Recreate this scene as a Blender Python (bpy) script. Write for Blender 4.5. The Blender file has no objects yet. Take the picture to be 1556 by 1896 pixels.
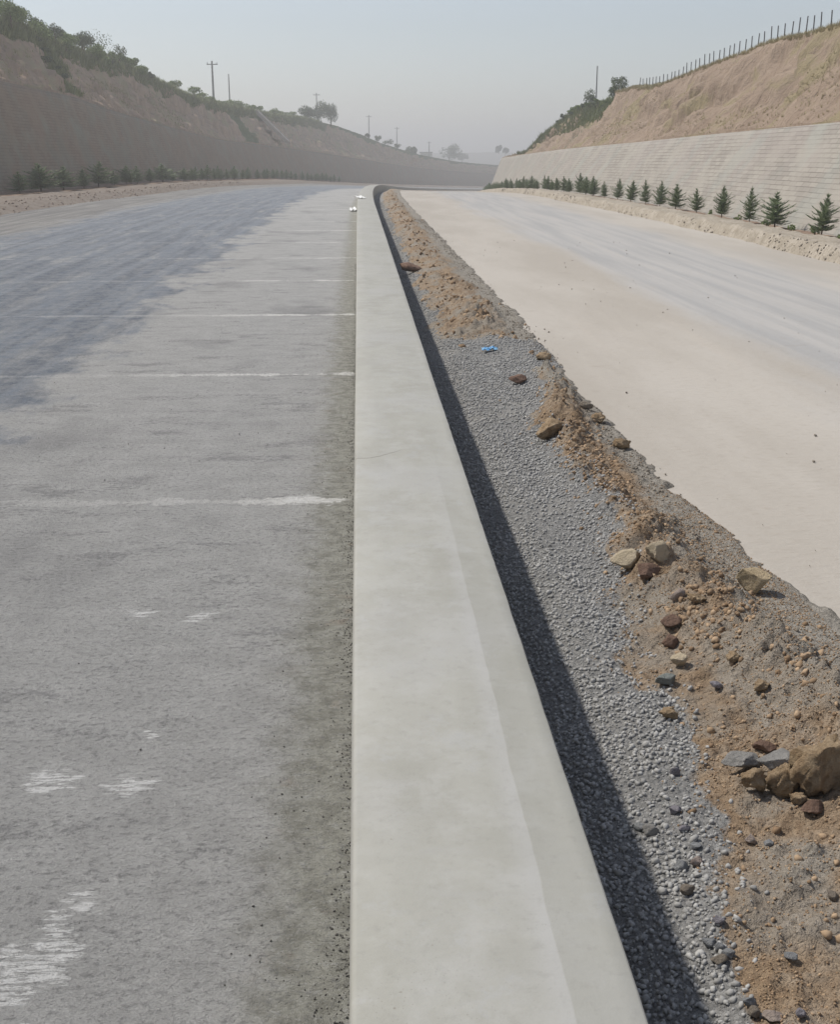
import bpy, bmesh, math, random
import numpy as np
from mathutils import Vector, Matrix
C = bpy.context.scene
COL = C.collection
R = random.Random(7)
RS = np.random.RandomState(11)

# ------------------------------------------------------------------ camera
EYE = 1.6; FPX = 2200.0
TH = math.atan(668/FPX); YAW = math.atan(116/FPX*math.cos(TH))
FW = Vector((math.sin(YAW)*math.cos(TH), math.cos(YAW)*math.cos(TH), -math.sin(TH)))
RT = Vector((math.cos(YAW), -math.sin(YAW), 0)); UP = RT.cross(FW)
cd = bpy.data.cameras.new('camera'); cam = bpy.data.objects.new('camera', cd); COL.objects.link(cam)
cam.matrix_world = Matrix(((RT.x, UP.x, -FW.x, 0), (RT.y, UP.y, -FW.y, 0), (RT.z, UP.z, -FW.z, EYE), (0, 0, 0, 1)))
cd.sensor_fit = 'VERTICAL'; cd.sensor_height = 24; cd.lens = FPX/1896*24
cd.clip_start = .05; cd.clip_end = 5000
C.camera = cam
# ------------------------------------------------------------------ sky, sun, exposure
SUN_EL = math.radians(52); SUN_AZ = math.radians(-60)      # measured from +Y (ahead), negative = to the left
w = bpy.data.worlds.new('World'); C.world = w; w.use_nodes = True
nt = w.node_tree; bg = nt.nodes['Background']
sky = nt.nodes.new('ShaderNodeTexSky'); sky.sky_type = 'NISHITA'; sky.sun_disc = False
sky.sun_elevation = SUN_EL; sky.sun_rotation = SUN_AZ
sky.air_density = 1.3; sky.dust_density = .6; sky.ozone_density = 3.0; sky.altitude = 100
hs = nt.nodes.new('ShaderNodeHueSaturation'); hs.inputs['Saturation'].default_value = .45
tint = nt.nodes.new('ShaderNodeMix'); tint.data_type = 'RGBA'; tint.blend_type = 'MULTIPLY'; tint.inputs[0].default_value = 1; tint.inputs[7].default_value = (.955, .985, 1.06, 1)
nt.links.new(sky.outputs[0], hs.inputs['Color']); nt.links.new(hs.outputs[0], tint.inputs[6]); nt.links.new(tint.outputs[2], bg.inputs[0])
bg.inputs[1].default_value = .064
sl = bpy.data.lights.new('sun', 'SUN'); sl.energy = 2.5; sl.angle = math.radians(2.5); sl.color = (1, .95, .87)
so = bpy.data.objects.new('sun', sl); COL.objects.link(so)
sd = Vector((math.sin(SUN_AZ)*math.cos(SUN_EL), math.cos(SUN_AZ)*math.cos(SUN_EL), math.sin(SUN_EL)))
so.rotation_euler = sd.to_track_quat('Z', 'Y').to_euler()
C.view_settings.view_transform = 'Standard'; C.view_settings.look = 'None'
C.view_settings.exposure = 0.76; C.view_settings.gamma = 1
C.render.engine = 'CYCLES'

# ------------------------------------------------------------------ helpers
def at(x, y, z):                     # the point of the place at height z seen at photo pixel (x, y)
    d = FW*FPX + RT*(x-778) - UP*(y-948)
    t = (z-EYE)/d.z
    return Vector((d.x*t, d.y*t, z))
def pxm(p): return (Vector(p)-Vector((0, 0, EYE))).dot(FW)/FPX     # metres per photo pixel there

def tag(o, label=None, cat=None, group=None, kind=None):
    for k, v in (('label', label), ('category', cat), ('group', group), ('kind', kind)):
        if v: o[k] = v
    return o
def mesh(name, V, F, uv=None, smooth=False):
    V = np.asarray(V, np.float32); me = bpy.data.meshes.new(name)
    me.vertices.add(len(V)); me.vertices.foreach_set('co', V.ravel())
    if isinstance(F, np.ndarray):
        n, k = F.shape; me.loops.add(n*k); me.loops.foreach_set('vertex_index', F.ravel().astype(np.int32))
        me.polygons.add(n); me.polygons.foreach_set('loop_start', np.arange(0, n*k, k, dtype=np.int32))
        try: me.polygons.foreach_set('loop_total', np.full(n, k, np.int32))
        except Exception: pass
        me.update(calc_edges=True)
        if uv is not None:
            u = me.uv_layers.new(name='road'); u.data.foreach_set('uv', np.asarray(uv, np.float32)[F.ravel()].ravel())
    else:
        me = bpy.data.meshes.new(name); me.from_pydata([tuple(map(float, v)) for v in V], [], F)
    if smooth: me.polygons.foreach_set('use_smooth', np.ones(len(me.polygons), bool))
    me.validate(); me.update()
    return me
def link(name, me, m=None, parent=None):
    o = bpy.data.objects.new(name, me); COL.objects.link(o)
    if m and not me.materials: me.materials.append(m)
    if parent: o.parent = parent
    return o
def empty(name, loc, rz=0):
    o = bpy.data.objects.new(name, None); COL.objects.link(o); o.location = loc; o.rotation_euler = (0, 0, rz)
    o.empty_display_size = .1
    return o

# value noise
def _h(i, j, k, s):
    n = (i*374761393 + j*668265263 + k*2147483647 + s*1274126177) & 0x7fffffff
    n = ((n ^ (n >> 13))*1103515245) & 0x7fffffff
    n = ((n ^ (n >> 16))*1103515245) & 0x7fffffff
    return (n & 0xffff)/65535.0
def vn(x, y, s=0):
    x = np.asarray(x, float); y = np.asarray(y, float)
    i = np.floor(x).astype(np.int64); j = np.floor(y).astype(np.int64); u = x-i; v = y-j
    u = u*u*(3-2*u); v = v*v*(3-2*v); z = np.zeros_like(i)
    return ((_h(i, j, z, s)*(1-u)+_h(i+1, j, z, s)*u)*(1-v)+(_h(i, j+1, z, s)*(1-u)+_h(i+1, j+1, z, s)*u)*v)*2-1
def fbm(x, y, oct=4, s=0):
    a = 1.; t = 0.; n = 0.
    for k in range(oct):
        t = t + a*vn(x*2**k+k*7.3, y*2**k-k*3.1, s+k); n += a; a *= .5
    return t/n
def sstep(x, a, b):
    t = np.clip((np.asarray(x, float)-a)/(b-a), 0, 1); return t*t*(3-2*t)

# ------------------------------------------------------------------ the road's course: s metres along, o metres to the right
def xc(s): s = np.asarray(s, float); return np.where(s > 30, (s-30)**2/2000, 0)
def dxc(s): s = np.asarray(s, float); return np.where(s > 30, (s-30)/1000, 0)
def zc(s):
    s = np.asarray(s, float); k = .00026; d = np.clip(s-25, 0, 60)
    return -k*d*d - 2*k*60*np.clip(s-85, 0, None)
def el(s): return .068*np.clip((np.asarray(s, float)-55)/70, 0, 1)
def Z(s, o): return zc(s)-el(s)*o
def P(s, o, z=0.):                   # z measured above the road sheet
    s = np.asarray(s, float); o = np.asarray(o, float)
    t = dxc(s); n = np.sqrt(1+t*t)
    return np.stack([xc(s)+o/n, s-o*t/n, Z(s, o)+z], -1)
def Pa(s, o, z):                     # absolute height
    p = P(s, o, 0.); p[..., 2] = z; return p
LTOP = list(zip(*[(-20, 4.9), (30, 4.7), (54.7, 4.47), (66, 4.34), (74, 3.93), (89, 3.35), (109.6, 2.6), (138, 2.17), (176, 1.31), (226, -.29), (273, -2.05), (430, -7)]))
RTOP = list(zip(*[(-20, 2.3), (26, 2.19), (36, 2.06), (45.5, 1.92), (63, 1.73), (80, 1.5), (105, 1.16), (200, .3), (430, -6)]))
lt = lambda s: np.interp(s, *LTOP); rt = lambda s: np.interp(s, *RTOP)

def srange(a, b, f0, g=.012, far=4.):   # stations that widen with distance
    s = [a]
    while s[-1] < b: s.append(s[-1]+min(far, max(f0, g*abs(s[-1]))))
    s[-1] = b
    return np.array(s)
def grid(name, s, o, fz, m, absz=False, smooth=True, uvf=None):
    S, O = np.meshgrid(s, o, indexing='ij')
    z = fz(S, O) if callable(fz) else np.full(S.shape, fz)
    V = (Pa if absz else P)(S, O, z).reshape(-1, 3)
    n, k = S.shape; i = np.arange((n-1)*k).reshape(n-1, k)[:, :-1]
    F = np.stack([i, i+1, i+k+1, i+k], -1).reshape(-1, 4)
    uv = np.stack([O, S], -1).reshape(-1, 2)
    # face normals upward
    return link(name, mesh(name, V, F, uv, smooth), m)

# ------------------------------------------------------------------ node shorthand
class N:
    def __init__(s, name, rough=.9, spec=.2):
        s.m = bpy.data.materials.new(name); s.m.use_nodes = True; s.t = s.m.node_tree
        s.b = s.t.nodes['Principled BSDF']; s.b.inputs['Roughness'].default_value = rough
        s.b.inputs['Specular IOR Level'].default_value = spec
    def n(s, t, **k):
        x = s.t.nodes.new(t)
        for a, b in k.items(): setattr(x, a, b)
        return x
    def set(s, sock, v):
        if isinstance(v, bpy.types.NodeSocket): s.t.links.new(v, sock)
        elif isinstance(v, tuple) and sock.type == 'RGBA': sock.default_value = (*v[:3], 1)
        else: sock.default_value = v
    def uv(s):
        x = s.n('ShaderNodeUVMap'); x.uv_map = 'road'
        q = s.n('ShaderNodeSeparateXYZ'); s.t.links.new(x.outputs[0], q.inputs[0])
        return x.outputs[0], q.outputs[0], q.outputs[1]
    def obj(s): return s.n('ShaderNodeTexCoord').outputs['Object']
    def mp(s, v, sc, loc=(0, 0, 0)):
        x = s.n('ShaderNodeMapping'); s.t.links.new(v, x.inputs[0]); x.inputs['Scale'].default_value = sc; x.inputs['Location'].default_value = loc
        return x.outputs[0]
    def noise(s, v, sc, det=4, ro=.55, col=False):
        x = s.n('ShaderNodeTexNoise'); s.t.links.new(v, x.inputs['Vector'])
        x.inputs['Scale'].default_value = sc; x.inputs['Detail'].default_value = det; x.inputs['Roughness'].default_value = ro
        return x.outputs['Color' if col else 'Fac']
    def vor(s, v, sc, feat='F1', out='Distance'):
        x = s.n('ShaderNodeTexVoronoi', feature=feat); s.t.links.new(v, x.inputs['Vector']); x.inputs['Scale'].default_value = sc
        return x.outputs[out]
    def ma(s, op, a, b=0., c=None):
        x = s.n('ShaderNodeMath', operation=op); s.set(x.inputs[0], a); s.set(x.inputs[1], b)
        if c is not None: s.set(x.inputs[2], c)
        return x.outputs[0]
    def rng(s, v, a, b, c=0., d=1., sm=True):
        x = s.n('ShaderNodeMapRange'); x.interpolation_type = 'SMOOTHSTEP' if sm else 'LINEAR'
        s.set(x.inputs[0], v)
        for i, q in enumerate((a, b, c, d)): x.inputs[i+1].default_value = q
        return x.outputs[0]
    def mix(s, f, a, b, mode='MIX'):
        x = s.n('ShaderNodeMix', data_type='RGBA', blend_type=mode)
        s.set(x.inputs[0], f); s.set(x.inputs[6], a); s.set(x.inputs[7], b)
        return x.outputs[2]
    def bump(s, h, st, dist=.01, prev=None):
        x = s.n('ShaderNodeBump'); s.set(x.inputs['Height'], h); x.inputs['Strength'].default_value = st; x.inputs['Distance'].default_value = dist
        if prev: s.t.links.new(prev, x.inputs['Normal'])
        return x.outputs[0]
    def done(s, col, nor=None):
        s.set(s.b.inputs['Base Color'], col)
        if nor: s.t.links.new(nor, s.b.inputs['Normal'])
        return s.m

def simple(name, c1, c2, sc=8., bump=.3, rough=.9, det=5, bd=.01, spec=.2):
    n = N(name, rough, spec); v = n.obj(); f = n.noise(v, sc, det)
    col = n.mix(n.rng(f, .3, .7), c1, c2)
    return n.done(col, n.bump(n.noise(v, sc*4, 4), bump, bd) if bump else None)

JS = [at(640, y, 0).y for y in (925, 680, 578, 520, 485)]
JP = 3.38; J0 = JS[0]
# ---- left carriageway concrete
def m_left_road():
    n = N('pavement_concrete', .85, .25); v, o, s = n.uv()
    big = n.noise(n.mp(v, (1, .6, 1)), .9, 5); mid = n.noise(n.mp(v, (2.2, 3.2, 1)), 2.2, 7, .7); fine = n.noise(n.mp(v, (38, 52, 1)), 1, 6, .75)
    grit = n.noise(v, 160, 3, .7)
    col = n.mix(n.rng(mid, .3, .7), (.345, .340, .328), (.43, .424, .41))
    col = n.mix(n.rng(big, .52, .72), col, (.275, .272, .266))
    # dark scuffs running across
    sc = n.noise(n.mp(v, (1.2, 2.4, 1), (4, 2, 0)), 1.3, 7, .72)
    col = n.mix(n.ma('MULTIPLY', n.rng(n.ma('ADD', sc, n.ma('MULTIPLY_ADD', fine, .3, -.15)), .54, .64), .6), col, (.19, .189, .187))
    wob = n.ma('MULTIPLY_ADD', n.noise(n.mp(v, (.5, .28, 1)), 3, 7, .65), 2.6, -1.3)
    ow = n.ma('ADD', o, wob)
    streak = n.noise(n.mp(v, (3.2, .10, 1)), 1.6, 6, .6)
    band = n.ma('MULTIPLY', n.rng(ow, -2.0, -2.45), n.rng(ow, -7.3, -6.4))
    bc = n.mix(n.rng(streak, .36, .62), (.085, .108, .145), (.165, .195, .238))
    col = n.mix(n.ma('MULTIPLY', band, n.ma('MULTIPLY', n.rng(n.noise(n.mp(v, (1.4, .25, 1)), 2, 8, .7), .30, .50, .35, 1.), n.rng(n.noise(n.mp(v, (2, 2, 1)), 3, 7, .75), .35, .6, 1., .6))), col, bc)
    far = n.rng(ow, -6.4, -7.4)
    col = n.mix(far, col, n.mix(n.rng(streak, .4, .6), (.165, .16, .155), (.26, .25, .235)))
    # dusty silt strip beside the kerb
    e = n.ma('ADD', o, n.ma('MULTIPLY_ADD', n.noise(v, 7, 6, .7), .36, -.18))
    dust = n.rng(e, -.33, -.12)
    dc = n.mix(n.rng(n.noise(v, 14, 5, .6), .4, .65), (.315, .31, .265), (.20, .195, .16))
    dc = n.mix(n.rng(n.noise(n.mp(v, (1, 1, 1), (9, 3, 0)), 7, 5), .6, .72, 0, .6), dc, (.26, .205, .155))
    col = n.mix(n.ma('MULTIPLY', dust, .85), col, dc)
    # pale powder caught in the saw-cut joints
    ph = n.ma('ADD', n.ma('SUBTRACT', s, J0-JP*20), n.ma('MULTIPLY_ADD', n.noise(n.mp(v, (1, .2, 1)), 2.2, 4), .16, -.08))
    d = n.ma('ABSOLUTE', n.ma('SUBTRACT', n.ma('MODULO', ph, JP), 0.))
    d = n.ma('MINIMUM', d, n.ma('SUBTRACT', JP, d))
    brk = n.noise(n.mp(v, (2, .35, 1)), 1.5, 5, .7)
    wdt = n.rng(brk, .34, .62, -.004, .075)
    jl = n.ma('MULTIPLY', n.rng(n.ma('SUBTRACT', d, wdt), .012, -.012), n.ma('MULTIPLY', n.rng(o, -2.1, -.8, .25, 1.), n.rng(o, -.03, -.07)))
    jl = n.ma('MULTIPLY', jl, n.ma('MAXIMUM', n.rng(s, J0+1, J0+1.2), n.rng(o, -.75, -.35, .5, 1.)))
    jl = n.ma('MULTIPLY', n.ma('MULTIPLY', jl, n.rng(s, J0-1.2, J0-.9)), n.rng(n.noise(n.mp(v, (12, 40, 1)), 1, 5, .75), .34, .52, .25, 1.))
    col = n.mix(n.ma('MULTIPLY', jl, .9), col, (.68, .67, .64))
    # dried cement splashes
    sp = None; wv = n.mix(.20, v, n.noise(n.mp(v, (5, 24, 1)), 1.2, 4, .7, col=True)); 
    for (px, py, r) in ((90, 1447, .048), (245, 1452, .048), (262, 1133, .036), (372, 1142, .036), (62, 1795, .042), (20, 1825, .036), (100, 1765, .030), (85, 1735, .026), (30, 1850, .03), (275, 1362, .018), (10, 1775, .03), (175, 1660, .03), (100, 1690, .028), (610, 931, .03), (555, 925, .06)):
        q = at(px, py, 0); x = n.n('ShaderNodeVectorMath', operation='DISTANCE')
        n.t.links.new(wv, x.inputs[0]); x.inputs[1].default_value = (q.x*.80+.10, q.y*.80+.10, .10)
        k = n.rng(n.ma('DIVIDE', x.outputs['Value'], r), 1.25, .7)
        sp = k if sp is None else n.ma('MAXIMUM', sp, k)
    sp = n.ma('MULTIPLY', n.ma('MULTIPLY', sp, n.rng(n.noise(n.mp(v, (16, 60, 1)), 1, 4, .8), .43, .49)), n.rng(n.noise(n.mp(v, (9, 75, 1), (3, 1, 0)), 1, 3, .6), .41, .46))
    col = n.mix(n.rng(fine, .48, .66, .0, .62), col, (.15, .149, .146))
    f2 = n.noise(n.mp(v, (30, 44, 1), (9, 9, 0)), 1, 5, .8); col = n.mix(n.rng(f2, .52, .68, 0, .5), col, (.47, .465, .45))
    col = n.mix(n.ma('MULTIPLY', n.rng(grit, .56, .70, 0, .6), n.rng(s, 9, 3)), col, (.40, .40, .385))
    col = n.mix(n.ma('MULTIPLY', sp, .95), col, (.68, .675, .66))
    b = n.bump(fine, 1., .026); b = n.bump(n.noise(n.mp(v, (45, 90, 1)), 1, 4, .7), .8, .008, b); b = n.bump(grit, .6, .004, b)
    return n.done(col, b)
# ---- slipformed kerb
def m_kerb():
    n = N('kerb_concrete', .8, .25); v, o, s = n.uv(); ob = n.obj()
    a = n.noise(n.mp(ob, (1.6, .8, 1)), 2.2, 6, .6); b_ = n.noise(ob, 9, 6, .65); g = n.noise(ob, 150, 3, .7)
    col = n.mix(n.rng(a, .35, .62), (.31, .304, .270), (.348, .342, .308))
    col = n.mix(n.rng(b_, .42, .7, 0, .6), col, (.39, .385, .362))
    col = n.mix(n.rng(n.noise(n.mp(ob, (1, 1, 1), (5, 1, 2)), 1.3, 5), .5, .68, 0, .5), col, (.36, .355, .34))
    # darker band on the right, with a paler strip along its edge
    ow = n.ma('ADD', o, n.ma('MULTIPLY_ADD', n.noise(n.mp(v, (1, .8, 1)), 3, 3), .024, -.012))
    dk = n.ma('MULTIPLY', n.rng(ow, .318, .323), n.rng(s, 6.0, 2.6, 0, .32))
    col = n.mix(dk, col, (.27, .268, .24))
    hl = n.ma('MULTIPLY', n.ma('MULTIPLY', n.rng(ow, .26, .315), n.rng(ow, .322, .318)), n.rng(s, 5.5, 3, 0, .4))
    col = n.mix(hl, col, (.41, .405, .40))
    # hairline cracks
    for (s0, lim, ph, wd) in ((at(690, 846, .3).y, .17, 0., .006), (at(690, 632, .3).y, .30, 3., .0)):
        if wd == 0: continue
        cr = n.ma('ABSOLUTE', n.ma('SUBTRACT', s, n.ma('ADD', n.ma('MULTIPLY_ADD', n.noise(n.mp(v, (1, 0, 0), (ph, 0, 0)), 14, 4), .07, s0-.06), n.ma('MULTIPLY', n.ma('MULTIPLY', o, o), 4.5))))
        k = n.ma('MULTIPLY', n.rng(cr, wd, wd*.3), n.rng(o, lim+.03, lim-.03, 0, .8))
        col = n.mix(k, col, (.13, .12, .11))
    # trowel drags
    tr = n.noise(n.mp(v, (2.5, 9, 1), (0, 0, 0)), 1.2, 4, .5)
    col = n.mix(n.rng(tr, .6, .75, 0, .35), col, (.35, .346, .333))
    pits = n.vor(ob, 34, 'F1'); pk = n.ma('MULTIPLY', n.rng(pits, .10, .05), n.rng(n.noise(ob, 6, 2), .62, .68))
    col = n.mix(n.ma('MULTIPLY', pk, .7), col, (.20, .18, .15))
    p2 = n.vor(ob, 120, 'F1'); col = n.mix(n.ma('MULTIPLY', n.rng(p2, .16, .08), n.rng(n.noise(ob, 3, 3), .5, .6, 0, .5)), col, (.17, .16, .14))
    st = n.noise(ob, 30, 6, .75); col = n.mix(n.rng(st, .5, .72, 0, .28), col, (.22, .215, .195))
    fl = n.noise(n.mp(ob, (1, 1, 1), (4, 9, 0)), 4.5, 7, .8); col = n.mix(n.rng(fl, .54, .64, 0, .45), col, (.36, .36, .35))
    b = n.bump(n.noise(n.mp(ob, (8, 22, 8)), 1, 4, .6), .16, .01); b = n.bump(g, .22, .002, b)
    return n.done(col, b)
# ---- median ground: gravel and earth, split by a mask stored on the mesh
def m_median():
    n = N('gravel_and_earth', .95, .1); v, o, s = n.uv(); ob = n.obj()
    at_ = n.n('ShaderNodeAttribute'); at_.attribute_name = 'earth'; e = at_.outputs['Fac']
    vc = n.vor(ob, 70, 'F1', 'Color'); vd = n.vor(ob, 70)
    q = n.n('ShaderNodeSeparateColor'); n.t.links.new(vc, q.inputs[0])
    g = n.mix(q.outputs[0], (.235, .23, .222), (.36, .354, .342)); g = n.mix(n.rng(vd, .3, .7, 0, .5), g, (.15, .15, .148)); g = n.mix(n.rng(n.noise(ob, 2.6, 5, .6), .5, .68, 0, .55), g, (.34, .325, .30))
    nn = n.noise(ob, 5, 6, .6); n2 = n.noise(ob, 38, 5, .7)
    d = n.mix(n.rng(nn, .35, .6), (.335, .24, .155), (.40, .315, .23)); d = n.mix(n.rng(n2, .35, .65, 0, .75), d, (.20, .14, .092))
    d = n.mix(n.rng(n.noise(n.mp(ob, (1, 1, 1), (3, 8, 1)), 3.2, 5), .5, .62, 0, .7), d, (.32, .285, .24))
    at2 = n.n('ShaderNodeAttribute'); at2.attribute_name = 'silt'
    si = n.mix(n.rng(n2, .35, .65), (.24, .218, .185), (.37, .34, .295))
    d = n.mix(at2.outputs['Fac'], d, si)
    col = n.mix(n.rng(n.ma('ADD', e, n.ma('MULTIPLY_ADD', n.noise(ob, 24, 4), .5, -.25)), .4, .6), g, d)
    hh = n.mix(e, vd, n2)
    b = n.bump(n2, 1., .035); b = n.bump(vd, .5, .008, b); 
    return n.done(col, b)
def m_right_road():
    n = N('dusty_carriageway', .9, .15); v, o, s = n.uv()
    a = n.noise(n.mp(v, (.5, .12, 1)), 1.6, 6, .6); st = n.noise(n.mp(v, (3, .1, 1)), 1.4, 6, .6); f = n.noise(n.mp(v, (12, 26, 1)), 1, 5, .65)
    col = n.mix(n.rng(a, .35, .65), (.37, .338, .296), (.43, .398, .355))
    ow = n.ma('ADD', o, n.ma('MULTIPLY_ADD', a, 1.7, -.85))
    band = n.ma('MULTIPLY', n.rng(ow, 3.0, 3.7), n.rng(ow, 6.5, 5.5))
    col = n.mix(n.ma('MULTIPLY', band, .85), col, n.mix(n.rng(st, .35, .62), (.325, .325, .325), (.40, .39, .378)))
    col = n.mix(n.rng(st, .58, .72, 0, .45), col, (.43, .39, .34))
    col = n.mix(n.rng(f, .5, .72, 0, .28), col, (.27, .23, .185))
    sc = n.noise(n.mp(v, (2, 5, 1), (3, 3, 0)), 1, 5, .7); col = n.mix(n.rng(sc, .62, .74, 0, .35), col, (.26, .215, .175))
    return n.done(col, n.bump(f, .5, .012))
def m_soil(name, c1, c2, c3, sc=1.5, bd=.03):
    n = N(name, .95, .08); ob = n.obj(); a = n.noise(ob, sc, 6, .65); b = n.noise(ob, sc*6, 5, .7)
    col = n.mix(n.rng(a, .35, .65), c1, c2); col = n.mix(n.rng(b, .45, .7, 0, .7), col, c3)
    return n.done(col, n.bump(b, .8, bd))
def m_slope(name, base, base2, dry, green, dark, side):
    n = N(name, .95, .08); v, o, s = n.uv(); ob = n.obj()
    rill = n.noise(n.mp(v, (.22, 1.1, 1)), 1.6, 6, .65); a = n.noise(ob, .35, 6, .65); b = n.noise(ob, 2.6, 6, .75)
    col = n.mix(n.rng(rill, .35, .65), base, base2)
    col = n.mix(n.rng(a, .50, .60, 0, .8), col, dry)
    col = n.mix(n.rng(b, .52, .70, 0, .6), col, dark)
    ga = n.n('ShaderNodeAttribute'); ga.attribute_name = 'green'
    col = n.mix(n.rng(n.ma('ADD', ga.outputs['Fac'], n.ma('MULTIPLY_ADD', b, .9, -.45)), .4, .62), col, green)
    bb = n.bump(rill, .6, .5); bb = n.bump(b, .8, .18, bb)
    return n.done(col, bb)
def m_wall(name, c1, c2, c3, mort, t1, t2, bw, bh, strength):
    n = N(name, .88, .15); v, h, s = n.uv()
    # uv: x = along, y = up the face
    br = n.n('ShaderNodeTexBrick'); n.t.links.new(n.mix(.035, v, n.noise(v, 1.6, 4, .6, col=True)), br.inputs['Vector'])
    br.inputs['Color1'].default_value = (*c1, 1); br.inputs['Color2'].default_value = (*c2, 1); br.inputs['Mortar'].default_value = (*mort, 1)
    br.inputs['Scale'].default_value = 1; br.inputs['Brick Width'].default_value = bw; br.inputs['Row Height'].default_value = bh
    br.inputs['Mortar Size'].default_value = .010; br.inputs['Mortar Smooth'].default_value = .4; br.inputs['Bias'].default_value = 0
    a = n.noise(v, .55, 6, .6); b = n.noise(v, 3, 6, .7)
    g = n.mix(n.rng(a, .40, .62), c1, c3)
    show = n.rng(n.noise(n.mp(v, (1, 1, 1), (7, 1, 3)), .9, 4), .34, .58, .15, strength)
    col = n.mix(show, g, br.outputs['Color'])
    col = n.mix(n.rng(n.noise(n.mp(v, (1, 1, 1), (2, 5, 3)), .45, 5), .48, .62, 0, .35), col, t1)
    col = n.mix(n.rng(n.noise(n.mp(v, (1, .6, 1), (12, 5, 3)), .8, 5), .5, .62, 0, .3), col, t2)
    col = n.mix(n.rng(b, .5, .75, 0, .35), col, c2)
    bb = n.bump(n.ma('SUBTRACT', 1., br.outputs['Fac']), .5*strength, .02); bb = n.bump(b, .6, .03, bb)
    return n.done(col, bb)

M = {}
M['left_road'] = m_left_road(); M['kerb'] = m_kerb(); M['median'] = m_median(); M['right_road'] = m_right_road()
M['berm'] = m_soil('pale_berm_soil', (.32, .28, .225), (.40, .355, .295), (.20, .17, .13), 2.2)
M['bermL'] = m_soil('brown_berm_soil', (.20, .165, .14), (.25, .22, .19), (.14, .11, .09), 1.6)
M['bed'] = m_soil('reddish_bed_soil', (.20, .135, .10), (.27, .20, .15), (.14, .10, .07), 2.0)
M['rslope'] = m_slope('dry_cut_earth', (.34, .262, .20), (.285, .215, .162), (.28, .235, .14), (.09, .105, .055), (.21, .155, .112), 1)
M['lslope'] = m_slope('cut_earth', (.56, .42, .31), (.43, .315, .235), (.45, .39, .25), (.17, .19, .10), (.26, .19, .145), -1)
M['rwall'] = m_wall('pale_block_masonry', (.33, .302, .262), (.265, .242, .212), (.345, .322, .28), (.17, .15, .13), (.30, .262, .24), (.27, .295, .268), .40, .12, 1.)
M['lwall'] = m_wall('brown_stone_masonry', (.32, .245, .18), (.265, .20, .148), (.31, .28, .22), (.13, .11, .09), (.26, .27, .22), (.33, .225, .16), .5, .14, .8)
M['plain'] = m_soil('hazy_farmland', (.075, .075, .05), (.12, .11, .08), (.05, .055, .035), .01, .5)
M['gravel'] = simple('crushed_grey_stone', (.21, .215, .22), (.33, .335, .345), 3.5, .3, .9, 3)
M['grit'] = simple('dark_grit', (.10, .10, .095), (.24, .235, .22), 6, 0)
M['clod'] = simple('brown_earth_clod', (.31, .215, .14), (.42, .32, .225), 6, .7, .97, 5, .01)
def leafmat(name, c1, c2):
    n = N(name, .7, .2); ge = n.n('ShaderNodeNewGeometry'); f = ge.outputs['Random Per Island']
    col = n.mix(f, c1, c2); n.b.inputs['Base Color'].default_value = (1, 1, 1, 1)
    return n.done(col)
M['fir'] = leafmat('fir_needles', (.10, .145, .075), (.29, .35, .20))
M['bark'] = simple('brown_bark', (.12, .08, .055), (.20, .15, .11), 20, .4)
M['leaf'] = leafmat('scrub_leaves', (.11, .165, .05), (.27, .33, .12))
M['leafd'] = leafmat('dark_leaves', (.08, .11, .06), (.17, .20, .11))
M['drygrass'] = leafmat('dry_grass_blades', (.34, .29, .16), (.48, .42, .25))
M['grass'] = leafmat('green_grass_blades', (.14, .17, .065), (.31, .33, .16))
M['post'] = simple('weathered_grey_post', (.09, .09, .095), (.15, .15, .155), 9, .2)
M['pole'] = simple('grey_pole_concrete', (.16, .16, .16), (.24, .24, .235), 4, .1)
M['chute'] = simple('pale_chute_concrete', (.40, .36, .31), (.50, .45, .39), 2, .3)
M['white_plastic'] = simple('crumpled_white_plastic', (.78, .78, .76), (.88, .88, .86), 12, .3, .4, 3, .01, .4)
M['blue_plastic'] = simple('blue_plastic_film', (.08, .30, .60), (.25, .50, .72), 30, .2, .35, 3, .01, .5)
M['hut'] = simple('pale_plaster', (.45, .43, .40), (.55, .53, .50), 1, .1)
M['dark'] = simple('dark_opening', (.03, .03, .03), (.06, .055, .05), 2, 0)

# ------------------------------------------------------------------ the setting
S_END = 430.
sL = srange(-8, S_END, .25, .03)
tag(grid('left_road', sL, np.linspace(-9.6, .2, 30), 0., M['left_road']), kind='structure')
tag(grid('right_road', sL, np.linspace(1.25, 7.6, 24), -.004, M['right_road']), kind='structure')

# median: gravel trench beside the kerb, a windrow of dug earth, silty edge lapping on the road
BO = list(zip(*[(-3, .74), (1.6, .78), (3, .87), (4.2, 1.0), (5.4, 1.12), (7.1, 1.09), (8.6, 1.3), (9.2, 1.5), (10.3, 1.52), (10.9, .76), (15, .78), (25, .80), (40, .84), (430, .85)]))
def earth_at(s, o):
    s = np.asarray(s, float); b = np.interp(s, *BO)-.02+.17*fbm(s*2.2, np.asarray(o)*2.4, 4, 5)
    return sstep(np.asarray(o)-b+.07*fbm(s*9, np.asarray(o)*9, 3, 6), -.10, .12)
HC = list(zip(*[(-3, 1.30), (3, 1.42), (4, 1.24), (5.5, 1.14), (7.5, 1.22), (9.5, 1.50), (11, 1.12), (14, 1.06), (30, 1.08), (430, 1.1)]))
HH = list(zip(*[(-3, .03), (2.2, .03), (2.9, .11), (3.5, .10), (4.0, .045), (5, .06), (5.4, .11), (6.2, .08), (7.2, .11), (8.2, .07), (10.4, .03), (11.0, .08), (12, .09), (13.5, .04), (15, .07), (17, .04), (19, .07), (22, .04), (26, .07), (30, .04), (36, .06), (60, .05), (430, .05)]))
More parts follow.
